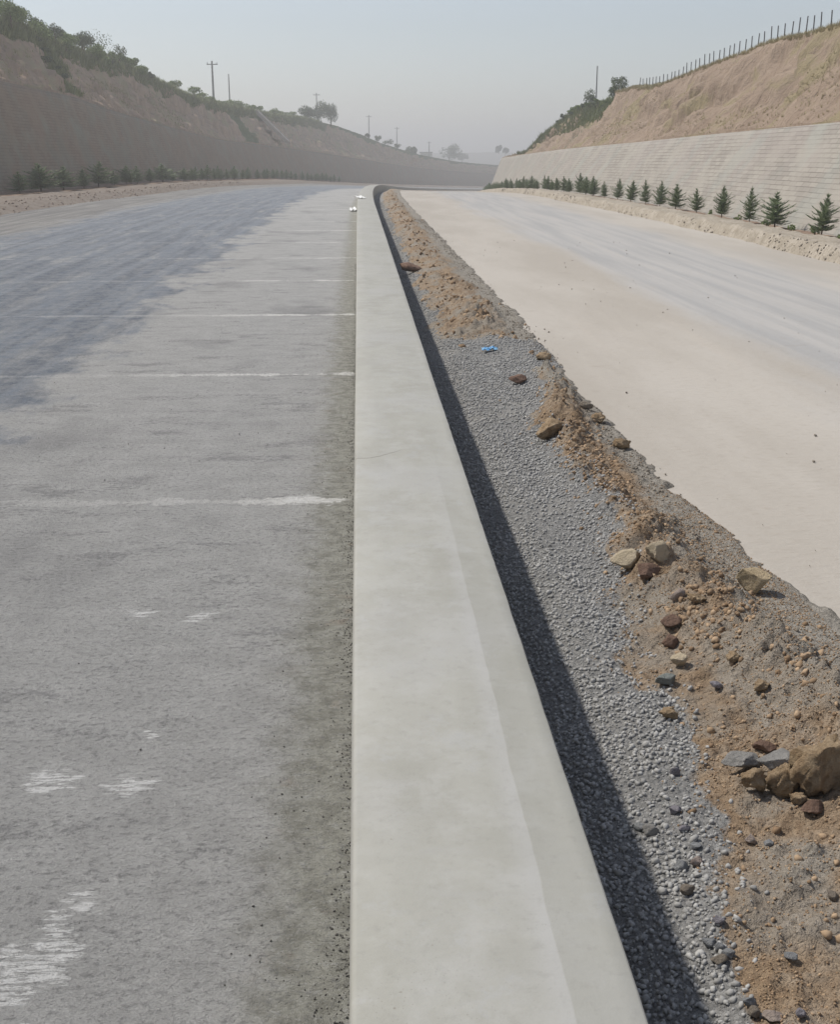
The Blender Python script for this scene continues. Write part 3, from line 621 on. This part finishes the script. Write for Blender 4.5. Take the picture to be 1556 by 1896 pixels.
for i, (nm, px, py, wpx, hr, dr, mk, lab, cat, dz) in enumerate(ROCKS):
    p = at(px, py, -.03)
    for _ in range(12):
        w0 = wpx*pxm(p)/2*dr*.6; g2 = max(float(median_z(np.array([p.y+w0*q]), np.array([p.x]))[0]) for q in (0, .6, 1.)); g2 = max(g2, 0. if p.x > 1.55 else -1.); g = g2 if _ == 0 else .5*g+.5*g2; p = at(px, py, g+dz)
    wd = wpx*pxm(p)/2*1.12
    V = stone_v(4 if wpx > 30 else 3, 50+i, 14 if mk != 'brown' else 9, .62 if mk != 'brown' else .7, .14 if mk != 'brown' else .34, 1.7 if mk != 'brown' else 2.4)
    if mk == 'brown': V *= (1+.20*(1-2*np.abs(fbm(V[:, 0]*5+i, V[:, 1]*5+V[:, 2]*4, 4, i))))[:, None]
    hr *= 1.22; V *= (1+.06*fbm(V[:, 0]*6+i, V[:, 1]*6+V[:, 2]*5, 4, i+9))[:, None]; V /= np.abs(V).max(0); V *= (wd, wd*dr, wd*hr*.85)
    a = R.uniform(-.35, .35); V = V@np.array([[math.cos(a), math.sin(a), 0], [-math.sin(a), math.cos(a), 0], [0, 0, 1]])
    o = link({'rock': 'rock', 'clod': 'earth_clod', 'pebble': 'pebble'}[cat], mesh('rock', V, ICO[4 if wpx > 30 else 3][1], None, False), RM[mk])
    yb = p.y+wd*dr*.6
    o.location = (p.x, yb, p.z-dz*.3+wd*hr*.85*(.8 if mk in ('tan', 'pale') else .68))
    tag(o, lab, cat)

# crumpled litter
def crumple(name, p, sx, sy, h, m, seed, n=26, rz=0.):
    u = np.linspace(-1, 1, n); U, W = np.meshgrid(u, u, indexing='ij')
    r = 1+.35*fbm(U*2+seed, W*2, 3, seed); e = 1-.35*(U**2+W**2)/2
    X = U*sx/2*r; Y = W*sy/2*r; Zz = h*(np.abs(fbm(U*2.4+seed, W*2.4, 4, seed+1))*1.8+.15)*np.clip(e, 0, 1)
    V = np.stack([X, Y, Zz], -1).reshape(-1, 3); i = np.arange((n-1)*n).reshape(n-1, n)[:, :-1]
    o = link(name, mesh(name, V, np.stack([i, i+n, i+n+1, i+1], -1).reshape(-1, 4), None, False), m)
    o.location = p; o.rotation_euler = (0, 0, rz)
    md = o.modifiers.new('thickness', 'SOLIDIFY'); md.thickness = .0015
    return o
p = at(908, 650, -.02); tag(crumple('plastic_scrap', (p.x, p.y, float(median_z(p.y, p.x))+.012), .12, .10, .022, M['blue_plastic'], 4), 'crumpled scrap of light blue plastic on the grey gravel', 'plastic scrap')
tag(crumple('plastic_sheet', tuple(P(36.5, .05, .305)), .20, 1.0, .06, M['white_plastic'], 9, rz=.15), 'crumpled white plastic sheet lying on the far end of the kerb', 'plastic sheet')
tag(crumple('plastic_sheet', tuple(P(35.0, -.16, .01)), .20, 1.2, .08, M['white_plastic'], 15), 'crumpled white plastic sheet on the road against the far kerb', 'plastic sheet')

# ------------------------------------------------------------------ fir saplings
def fir_mesh(seed, h=.70, w=.30, dens=1.):
    r = random.Random(seed); V = []; F = []
    def needle(a, b, wd, side):
        i = len(V); d = (b-a); V.extend([a-side*wd, a+side*wd, b]); F.append((i, i+1, i+2))
    nw = int(11*dens)+2; z0 = h*.16
    for k in range(nw):
        t = k/(nw-1); z = z0+(h*.93-z0)*t; L = w*(.35+.65*math.sin(math.pi*min(1, .22+t*.9)))*(1-sstep(t, .55, 1.)*.82)*(.8+.28*math.sin(k*2.1+seed))+.012
        nb = max(3, int(9*(1-t)+3))
        for j in range(nb):
            an = j/nb*6.283+r.random()*1.2+k; LL = L*r.uniform(.6, 1.2); el_ = .18+.55*t+r.uniform(-.15, .15)
            dr = Vector((math.cos(an)*math.cos(el_), math.sin(an)*math.cos(el_), math.sin(el_)))
            b0 = Vector((0, 0, z+r.uniform(-.02, .02))); ns = max(5, int(LL/.014))
            for q in range(ns):
                f = (q+.6)/ns; p = b0+dr*LL*f-Vector((0, 0, .10*LL*math.sin(f*3)))
                for sgn in (-1, 1, 0):
                    sd2 = dr.cross(Vector((0, 0, 1))).normalized()*sgn*.8+dr*.7+Vector((r.uniform(-.3, .3), r.uniform(-.3, .3), r.uniform(.1, .7)))
                    nl = (.042+.025*(1-f))
                    needle(p, p+sd2.normalized()*nl*r.uniform(.7, 1.3), .0065, Vector((r.uniform(-1, 1), r.uniform(-1, 1), r.uniform(-1, 1))).normalized())
    for q in range(26):
        f = q/26; p = Vector((0, 0, h*.9+h*.12*f)); an = q*2.4
        needle(p, p+Vector((math.cos(an)*.5, math.sin(an)*.5, .8)).normalized()*.035*(1-.4*f), .004, Vector((-math.sin(an), math.cos(an), 0)))
    return mesh('fir_crown', np.array([v[:] for v in V]), np.array(F), None, False)
def taper(name, pts, rad, m, sides=7, parent=None):
    V = []; F = []
    for i, (p, r_) in enumerate(zip(pts, rad)):
        p = Vector(p)
        for j in range(sides): a = j/sides*6.2832; V.append((p.x+r_*math.cos(a), p.y+r_*math.sin(a), p.z))
        if i:
            for j in range(sides): a = (i-1)*sides; F.append((a+j, a+(j+1) % sides, a+sides+(j+1) % sides, a+sides+j))
    F.append(tuple(range((len(pts)-1)*sides, len(pts)*sides)))
    return link(name, mesh(name, V, F), m, parent)
crowns = [fir_mesh(i, .66+.05*(i % 3), .25+.03*((i*2) % 3), 1.25+.15*(i % 2)) for i in range(5)]
for c in crowns: c.materials.append(M['fir'])
tk = taper('trunk', [(0, 0, -.03), (.004, 0, .2), (0, 0, .5), (0, 0, .66)], [.013, .011, .006, .003], M['bark']); trunk_me = tk.data; bpy.data.objects.remove(tk)
ORD = 'first second third fourth fifth sixth seventh eighth ninth tenth eleventh twelfth thirteenth fourteenth fifteenth sixteenth seventeenth eighteenth nineteenth twentieth'.split()
def fir(s, o, dz, sc, k, label, group, wide=1.):
    p = P(s, o, dz); t = empty('fir_sapling', tuple(map(float, p)), R.uniform(0, 6.28)); t.scale = (sc*wide, sc*wide, sc)
    tag(t, label, 'sapling', group)
    c = link('crown', crowns[k % 5], None, t); link('trunk', trunk_me, None, t)
    t.rotation_euler[0] = R.uniform(-.10, .10); t.rotation_euler[1] = R.uniform(-.10, .10)
# right row: near ones where the photo shows them, then an even spacing
def sol(px, o):                      # s at which offset o of the road appears in photo column px
    r = at(px, 400, 0); r = r.x/r.y; S = np.linspace(15, 110, 9500); g = xc(S)+o-r*S
    i = np.where(g[1:]*g[:-1] <= 0)[0]; return float(S[i[0]]) if len(i) else None
ys = {1525: (1.12, 1.), 1437: (.98, 1.25), 1389: (1.0, .8), 1337: (1.08, .9), 1290: (.85, .9), 1250: (1.0, 1.15), 1221: (.98, .85), 1194: (.95, .8), 1166: (1.0, 1.), 1142: (.95, .85), 1117: (.85, .8), 1097: (1., 1.)}
kk = 0; last = 0
desc = {1525: 'nearest fir sapling at the right picture edge, dark with a thin leader', 1437: 'second fir sapling of the right row, broad and bushy', 1389: 'third fir sapling of the right row, slim with a bare lower stem', 1337: 'fourth fir sapling of the right row, narrow and pointed', 1290: 'fifth fir sapling of the right row, small and thin', 1250: 'sixth fir sapling of the right row, wide and dense'}
for px, (sc, wd) in ys.items():
    s_ = sol(px, 8.3)
    lab = desc.get(px, '%s fir sapling of the row by the pale right wall, from the nearest' % ORD[kk])
    fir(s_, 8.3, .13, sc, kk, lab, 'fir saplings planted in front of the right wall', wd); kk += 1; last = s_
s_ = last
while s_ < 118:
    s_ += R.uniform(1.55, 2.0)
    lab = ('%s fir sapling of the row by the pale right wall, from the nearest' % ORD[kk]) if kk < 20 else 'small distant fir sapling where the right row merges into a dark green line'
    fir(s_, 8.3+R.uniform(-.08, .08), .13, R.uniform(.7, 1.15), R.randrange(5), lab, 'fir saplings planted in front of the right wall', R.uniform(.8, 1.35)); kk += 1
fir(sol(1556, 8.3)-1.5, 8.3, .13, 1., 2, 'fir sapling just outside the right picture edge', 'fir saplings planted in front of the right wall')
# left row, darker in the shade of the wall
lx = [28, 68, 110, 148, 175, 205, 228, 248, 272, 296, 314, 335, 352]
kk = 0
def solL(px, o):
    r = at(px, 300, 0); r = r.x/r.y; S = np.linspace(25, 260, 20000); g = xc(S)+o-r*S
    return float(S[np.where(g[1:]*g[:-1] <= 0)[0][0]])
LD = {0: 'first dark fir sapling from the left picture edge against the brown wall', 1: 'second dark fir sapling from the left picture edge, tall and broad', 2: 'third dark fir sapling from the left edge, low and rounded', 4: 'fifth dark fir sapling from the left edge, tallest of its neighbours'}
for i, px in enumerate(lx):
    s_ = solL(px, -12.9); sc = [1.35, 1.75, 1.5, 1.5, 1.9, 1.2, 1.55, 1.45, 1.4, 1.7, 1.2, 1.35, 1.3][i]*.88
    fir(s_, -12.9, .2, sc, i, LD.get(i, '%s dark fir sapling from the left edge in front of the brown wall' % ORD[i]), 'fir saplings planted in front of the left wall', 1.6*[1., 1.3, 1.3, .8, 1.05, .9, 1.1, .8, .9, 1.5, .9, 1., 1.][i])
kk = len(lx)
while s_ < 170:
    s_ += R.uniform(1.7, 2.6)*(1 if s_ < 110 else 1.5)
    lab = ('%s dark fir sapling from the left edge in front of the brown wall' % ORD[kk]) if kk < 20 else 'small dark fir sapling in the far end of the left row, merged with its neighbours'
    fir(s_, -12.9+R.uniform(-.2, .2), .2, R.uniform(1.2, 1.6), R.randrange(5), lab, 'fir saplings planted in front of the left wall', R.uniform(.9, 1.25)); kk += 1
# low plants between the nearest right saplings
# ------------------------------------------------------------------ shrubs, grass
def leaf_mesh(seed, blobs, nleaf, size, name='foliage'):
    r = np.random.RandomState(seed); P_ = []
    wts = np.array([b[3]**2 for b in blobs]); wts = wts/wts.sum()
    for b, wgt in zip(blobs, wts):
        n = int(nleaf*wgt)+3; d = r.normal(size=(n, 3)); d /= np.linalg.norm(d, axis=1)[:, None]
        rr = r.uniform(.25, 1.05, n)**.5*(1+.3*fbm(d[:, 0]*2.3+seed, d[:, 1]*2.3+d[:, 2]*2, 3, seed)); P_.append(np.array(b[:3])+d*rr[:, None]*b[3]*np.array([1, 1, b[4] if len(b) > 4 else 1]))
    P_ = np.concatenate(P_); n = len(P_); a = r.normal(size=(n, 3)); a /= np.linalg.norm(a, axis=1)[:, None]; b = np.cross(a, r.normal(size=(n, 3))); b /= np.linalg.norm(b, axis=1)[:, None]
    s_ = size*r.uniform(.6, 1.4, (n, 1)); V = np.stack([P_-a*s_, P_+b*s_*.45, P_+a*s_, P_-b*s_*.45], 1).reshape(-1, 3)
    V[:, 2] = np.maximum(V[:, 2], -.1)
    return mesh(name, V, np.arange(n*4).reshape(-1, 4), None, False)
def shrub(name, p, r_, h, seed, m, label, group=None, n=900, cat='shrub', size=.07, trunk=True, nb=7):
    rr = random.Random(seed)
    t = empty(name, p, 0); tag(t, label, cat, group)
    bl = [(rr.uniform(-.6, .6)*r_, rr.uniform(-.6, .6)*r_, h*rr.uniform(.35, .8), r_*rr.uniform(.3, .55), min(1.4, h/r_/1.6)) for _ in range(nb)]
    me = leaf_mesh(seed, bl, n, size); link('crown', me, m, t)
    taper('trunk', [(0, 0, -.25), (.03*r_, 0, h*.3), (-.04*r_, .02*r_, h*.6)], [.05*r_+.02, .035*r_+.012, .01], M['bark'], 6, t)
    return t
def hillpt(side, s_, row):
    V = (HLV if side < 0 else HRV); return ground_on(V, sH, s_, row)
# rows: 2..31 slope (0..1), 32.. plateau
G1 = 'green scrub bushes crowding the crest of the left slope'
for i in range(34):
    s_ = 58+i*1.35+R.uniform(-.5, .5)
    if s_ > 104: break
    row = R.choice([29, 30, 31, 32, 32]); p = hillpt(-1, s_, row)
    f = 1. if s_ < 86 else .6
    shrub('shrub', p, R.uniform(.7, 1.15)*f, R.uniform(.8, 1.35)*f*(1 if row > 28 else .8), 300+i, R.choice([M['leaf'], M['leaf'], M['leafd']]), 'leafy green bush in the dense scrub crowding the top of the left slope', G1, 1500, 'bush', .055)
for i, (s_, row) in enumerate([(73.2, 27), (73.6, 24), (73.4, 21), (74., 18), (74.2, 15), (74.4, 12), (74.6, 9)]):
    p = hillpt(-1, s_, row); shrub('shrub', p, R.uniform(.35, .55), R.uniform(.3, .5), 350+i, M['leafd'], 'dark low bush in the overgrown gully running down the left slope', 'bushes in the overgrown gully of the left slope', 600, 'bush', .05, nb=4)
p = hillpt(-1, 88.5, 31); shrub('shrub', p, 1.1, 1.9, 390, M['leafd'], 'thin sparse bush with airy branches sticking above the left crest', None, 260, 'bush', .06, nb=12)
p = hillpt(-1, 95., 31); shrub('shrub', p, .6, 1.3, 391, M['leafd'], 'small upright bush right of the thin sparse one on the left crest', None, 500, 'bush', .06)
for i, s_ in enumerate([112, 117, 121, 125, 131, 136, 140, 146, 152, 160, 168, 176]):
    p = hillpt(-1, s_, R.choice([31, 32, 30])); shrub('shrub', p, R.uniform(.6, 1.1), R.uniform(.5, 1.0), 400+i, M['leaf'], 'low hazy green bush on the middle stretch of the left crest', 'low bushes on the middle of the left crest', 500, 'bush', .08)
tp = hillpt(-1, 199, 32); shrub('round_tree', tp, 1.9, 3.0, 420, M['leafd'], 'rounded tree on the hazy left crest, left one of the pair', None, 1800, 'tree', .13, nb=9)
tp = hillpt(-1, 207, 31); shrub('round_tree', tp, 2.1, 3.4, 421, M['leafd'], 'rounded tree at the end of the hazy crest, right one of the pair', None, 2200, 'tree', .13, nb=9)
tp = hillpt(-1, 190, 32); shrub('round_tree', tp, 1.5, 1.8, 422, M['leafd'], 'lower tree left of the rounded pair on the hazy left crest', None, 1400, 'tree', .13, nb=9)
for i, (s_, r_, h) in enumerate([(244, .8, 1.2), (252, 1.2, 1.1), (262, .9, 1.), (274, 1.3, 1.4), (236, .7, .8)]):
    tp = hillpt(-1, s_, 31); shrub('shrub', tp, r_, h, 430+i, M['leafd'], 'faint bush on the far descending end of the left crest', 'faint bushes on the far left crest', 400, 'bush', .12)
# right: bush at the corner of the cut, overgrown second slope
for i, (s_, row, r_, h, lab) in enumerate([(71.5, 31, .55, 1.0, 'dark bush at the left corner of the bare right slope below the thin pole'), (73.5, 30, .6, .8, 'lower dark bush behind the left corner of the bare right slope'), (70, 33, .45, .6, 'small bush on the flat top just behind the right slope corner')]):
    shrub('shrub', hillpt(1, s_, row), r_, h, 450+i, M['leafd'], lab, None, 800, 'bush', .05)
shrub('shrub', hillpt(1, 82.5, 31), .5, 1.0, 455, M['leafd'], 'pointed bush on top of the overgrown far right slope', None, 800, 'bush', .05)
for i in range(16):
    s_ = 76+i*1.2; row = R.choice([31, 31, 31, 29]) if i < 16 else R.choice([31, 29])
    shrub('shrub', hillpt(1, s_, row), R.uniform(.28, .45), R.uniform(.18, .35), 460+i, R.choice([M['leaf'], M['leafd']]), 'low green bush in the scrub covering the far right slope', 'scrub bushes on the far right slope', 500, 'bush', .05, nb=4)
for i in range(0):
    s_ = 72+i*1.3+R.uniform(-.4, .4); shrub('shrub', hillpt(1, s_, R.choice([8, 11, 14, 17, 20])), R.uniform(.3, .55), R.uniform(.3, .5), 490+i, M['leafd'], 'dark bush on the shaded face of the far right slope', 'dark bushes on the far right slope face', 450, 'bush', .05, nb=4)
# weeds by the right saplings
for i, px in enumerate([1497, 1360, 1412, 1465, 1545, 1305]):
    s_ = sol(px, 8.1); shrub('weed', Vector(P(s_, 8.12+.2*R.random(), .13)), .10, .16, 520+i, M['leaf'], 'low weed growing between the nearest saplings of the right row', 'weeds between the right saplings', 140, 'weed', .02, nb=4)

def tufts(name, pts, h, m, label, blades=7, cat='grass'):
    n = len(pts); k = blades; p = np.repeat(np.asarray(pts), k, 0); N_ = n*k
    an = RS.uniform(0, 6.283, N_); ln = RS.uniform(.15, .8, N_); hh = np.repeat(h, k)*RS.uniform(.5, 1.1, N_)
    d = np.stack([np.cos(an)*ln, np.sin(an)*ln, np.ones(N_)], -1)*hh[:, None]; sd_ = np.stack([-np.sin(an), np.cos(an), 0*an], -1)*hh[:, None]*.07
    b = p+np.stack([np.cos(an), np.sin(an), 0*an], -1)*hh[:, None]*.15*RS.rand(N_)[:, None]
    V = np.stack([b-sd_, b+sd_, b+d], 1).reshape(-1, 3)
    return tag(link(name, mesh(name, V, np.arange(N_*3).reshape(-1, 3), None, False), m), label, cat, kind='stuff')
def slope_pts(side, n, s0, s1, r0, r1, dens=None, g=1.):
    HV = HLV if side < 0 else HRV; s_ = s0+(s1-s0)*RS.rand(n)**g; r_ = RS.uniform(r0, r1, n)
    if dens is not None: k_ = dens(s_, (r_-2)/29) > RS.rand(n); s_, r_ = s_[k_], r_[k_]
    i = np.clip(np.searchsorted(sH, s_), 1, len(sH)-1); f = ((s_-sH[i-1])/(sH[i]-sH[i-1]))[:, None]; j = r_.astype(int); q = (r_-j)[:, None]
    return (HV[i-1, j]*(1-f)+HV[i, j]*f)*(1-q)+(HV[i-1, j+1]*(1-f)+HV[i, j+1]*f)*q
dr = lambda s, t: sstep(fbm(s*.16, t*2.2, 4, 210), -.12, .25)*(.25+.75*np.sin(np.pi*np.clip(t, 0, 1)))
pt = slope_pts(1, 9000, 22, 68, 2, 31, dr, 1.2); tufts('dry_grass', pt, RS.uniform(.04, .11, len(pt)), M['drygrass'], 'sparse dry yellow grass on the bare right slope')
pt = slope_pts(-1, 8000, 45, 110, 3, 22, dr); tufts('dry_grass', pt, RS.uniform(.08, .22, len(pt)), M['drygrass'], 'sparse dry grass on the shaded left slope')
pt = slope_pts(-1, 16000, 50, 200, 25, 33, None, 1.2); tufts('crest_grass', pt, RS.uniform(.15, .45, len(pt)), M['grass'], 'tall green grass fringing the crest of the left slope')
pt = slope_pts(1, 5000, 25, 75, 30.3, 32.5, None); tufts('crest_grass', pt, RS.uniform(.06, .16, len(pt)), M['drygrass'], 'short grass fringing the crest under the fence posts')
pt = slope_pts(1, 4500, 72, 108, 18, 32.5, None); tufts('crest_grass', pt, RS.uniform(.12, .3, len(pt)), M['grass'], 'green grass on the overgrown far right slope')
pt = slope_pts(-1, 9000, 64, 82, 6, 30, lambda s, t: np.exp(-((s-74+6*(1-t)-3)/1.2)**2)); tufts('gully_grass', pt, RS.uniform(.15, .4, len(pt)), M['grass'], 'grass filling the gully of the left slope')

# ------------------------------------------------------------------ fence posts on the right crest
pc = sorted([(1551, 44), (1536, 48), (1522, 53), (1505, 58), (1487, 63), (1474, 67), (1461, 71), (1448, 76), (1436, 78), (1423, 79), (1411, 81), (1400, 86), (1388, 89), (1377, 96), (1366, 101), (1355, 105), (1344, 109), (1335, 113), (1327, 117), (1318, 120), (1309, 121), (1300, 123), (1292, 126), (1284, 133), (1275, 136), (1268, 141), (1260, 145), (1253, 148), (1246, 151), (1239, 153), (1232, 155), (1226, 157), (1219, 158), (1212, 159), (1205, 160), (1199, 161), (1193, 161), (1187, 162), (1182, 162), (1176, 163), (1170, 163)], reverse=True)
pm = None
def post_mesh():
    bm = bmesh.new(); bmesh.ops.create_cube(bm, size=1)
    for v in bm.verts: v.co.x *= .034*(.86 if v.co.z > 0 else 1); v.co.y *= .034*(.86 if v.co.z > 0 else 1); v.co.z = v.co.z+.38
    bmesh.ops.bevel(bm, geom=bm.edges[:], offset=.004, segments=1, affect='EDGES')
    me = bpy.data.meshes.new('fence_post'); bm.to_mesh(me); bm.free(); me.materials.append(M['post']); return me
pm = post_mesh()
cap_bm = None
for i, (px, py) in enumerate(pc):
    r = at(px, 400, 0); r = r.x/r.y; S = np.linspace(15, 90, 9000); g = xc(S)+np.interp(S, RC[0], RC[1])+.25-r*S
    ix = np.where(g[1:]*g[:-1] <= 0)[0]
    s_ = float(S[ix[0]]) if len(ix) else 68
    b = P(s_, np.interp(s_, RC[0], RC[1])+.25); b[2] = hillpt(1, s_, 31).z
    o = bpy.data.objects.new('fence_post', pm); COL.objects.link(o); o.location = tuple(map(float, b))
    hgt = .52 if px > 1250 else .44
    o.scale = (1.0, 1.0, hgt/.85*R.uniform(.94, 1.06)); o.rotation_euler = (R.uniform(-.04, .04), R.uniform(-.03, .05), R.uniform(0, .3))
    lab = ('%s grey fence post from the right picture edge on the crest of the bare slope' % ORD[i]) if i < 20 else \
          (('%s grey post from the far left end of the right crest fence row' % ORD[len(pc)-1-i]) if len(pc)-1-i < 20 else 'grey fence post at the very middle of the post row on the right crest')
    tag(o, lab, 'fence post', 'grey fence posts along the crest of the right slope')

# ------------------------------------------------------------------ utility poles
def pole(px, ytop, d, off, label, arms=1, rad=.11, h=8.):
    r = at(px, 300, 0); dirx = r.x/r.y; top = at(px, ytop, 0); dd = FW*FPX+RT*(px-778)-UP*(ytop-948); dd = dd/dd.y
    X = dd.x*d; zt = EYE+dd.z*d
    t = empty('utility_pole', (X, d, zt-h)); tag(t, label, 'utility pole', 'utility poles along the skyline')
    taper('shaft', [(0, 0, -1.), (0, 0, h*.5), (0, 0, h)], [rad*1.35, rad*1.1, rad*.8], M['pole'], 8, t)
    for k in range(arms):
        bm = bmesh.new(); bmesh.ops.create_cube(bm, size=1)
        for v in bm.verts: v.co.x *= 1.3; v.co.y *= .1; v.co.z *= .1; v.co.y += .14
        bmesh.ops.bevel(bm, geom=bm.edges[:], offset=.012, segments=1, affect='EDGES')
        me = bpy.data.meshes.new('crossarm'); bm.to_mesh(me); bm.free(); a = link('crossarm', me, M['pole'], t); a.location = (0, 0, h-.35-.7*k)
        for sx in (-.55, 0, .55):
            ins = taper('insulator', [(0, 0, 0), (0, 0, .1), (0, 0, .2)], [.05, .07, .03], M['white_plastic'], 7, a); ins.location = (sx, .14, .05)
pole(392, 113, 150, 0, 'tallest dark utility pole with crossarm on the left skyline', 1, .12, 7)
pole(423, 137, 166, 0, 'second utility pole just right of the tallest one', 0, .08, 7)
pole(586, 172, 235, 0, 'utility pole rising behind the rounded trees on the left crest', 1, .10, 9)
pole(683, 213, 290, 0, 'utility pole on the descending hazy part of the left crest', 1, .11, 10)
pole(735, 235, 330, 0, 'faint utility pole near the low end of the left crest', 1, .11, 10)
pole(795, 262, 390, 0, 'faintest utility pole beside the pale hut in the far centre', 1, .16, 10)
pole(1107, 122, 84, 0, 'thin utility pole behind the left corner of the bare right slope', 0, .045, 5)

# drain chute down the left slope
def chute():
    a_, b_ = hillpt(-1, 149.5, 1), hillpt(-1, 149.5, 29); pts = [a_.lerp(b_, k_/20) for k_ in range(21)]; V = []; F = []
    prof = [(-.75, -.3), (-.75, .22), (-.55, .24), (-.5, .10), (.5, .10), (.55, .24), (.75, .22), (.75, -.3)]
    for p in pts:
        for (a, b) in prof: V.append((p.x+.1*a, p.y+a*1.5, p.z+b+.55))
    k = len(prof)
    for i in range(len(pts)-1):
        for j in range(k-1): F.append((i*k+j, i*k+j+1, (i+1)*k+j+1, (i+1)*k+j))
    o = link('drain_chute', mesh('drain_chute', V, F), M['chute']); return tag(o, 'pale straight drain chute running down the hazy left slope', 'drain chute')
chute()

# pale hut and far trees on the plain
def hut():
    p = at(789, 310, 0); dd = FW*FPX+RT*(789-778)-UP*(309-948); dd = dd/dd.y; d = 400.
    b = Vector((dd.x*d, d, EYE+dd.z*d)); t = empty('hut', b); tag(t, 'pale square hut standing hazily in the far centre beside the left slope', 'hut')
    def box(nm, x0, x1, y0, y1, z0, z1, m, par):
        bm = bmesh.new(); bmesh.ops.create_cube(bm, size=1)
        for v in bm.verts: v.co = Vector(((x0+x1)/2+v.co.x*(x1-x0), (y0+y1)/2+v.co.y*(y1-y0), (z0+z1)/2+v.co.z*(z1-z0)))
        bmesh.ops.bevel(bm, geom=bm.edges[:], offset=.02, segments=1, affect='EDGES')
        me = bpy.data.meshes.new(nm); bm.to_mesh(me); bm.free(); return link(nm, me, m, par)
    box('wall', -1.9, 1.9, -1.8, 1.8, -5, 4.4, M['hut'], t); box('roof', -2.1, 2.1, -2., 2., 4.4, 4.65, M['pole'], t)
    box('window', -.4, .5, -1.86, -1.8, 2.3, 3.2, M['dark'], t)
hut()
for i, (px, py, d, r_, h, lab) in enumerate([(832, 300, 420, 4.0, 6.0, 'lone rounded tree on the hazy plain in the far centre'), (924, 284, 470, 1.8, 3.0, 'tiny tree on the horizon, the left one of two by the right wall end'), (936, 286, 470, 1.6, 2.6, 'tiny tree on the horizon, the right one of two by the right wall end'), (762, 292, 300, 1.6, 2.2, 'hazy bush at the foot of the left crest near the pale hut'), (856, 300, 520, 3.5, 3.6, 'low spreading tree right of the lone tree on the hazy plain')]):
    dd = FW*FPX+RT*(px-778)-UP*(py-948); dd = dd/dd.y; b = Vector((dd.x*d, d, EYE+dd.z*d))
    shrub('round_tree', b, r_, h, 600+i, M['leafd'], lab, None, 1400, 'tree', .25, nb=8)

# ------------------------------------------------------------------ haze
HZ = True
if HZ:
    bm = bmesh.new(); bmesh.ops.create_cube(bm, size=1)
    for v in bm.verts: v.co = Vector((v.co.x*2860, 650+v.co.y*2160, 1.2+v.co.z*34))
    me = bpy.data.meshes.new('haze'); bm.to_mesh(me); bm.free(); hz = link('haze', me)
    hm = bpy.data.materials.new('haze'); hm.use_nodes = True; t = hm.node_tree; t.nodes.remove(t.nodes['Principled BSDF'])
    pv = t.nodes.new('ShaderNodeVolumePrincipled'); pv.inputs['Color'].default_value = (1, .985, .97, 1); pv.inputs['Density'].default_value = .0023
    pv.inputs['Anisotropy'].default_value = .35
    t.links.new(pv.outputs[0], t.nodes['Material Output'].inputs['Volume']); me.materials.append(hm)
    tag(hz, 'thin dusty haze hanging over the road and the far plain', 'haze', kind='stuff')
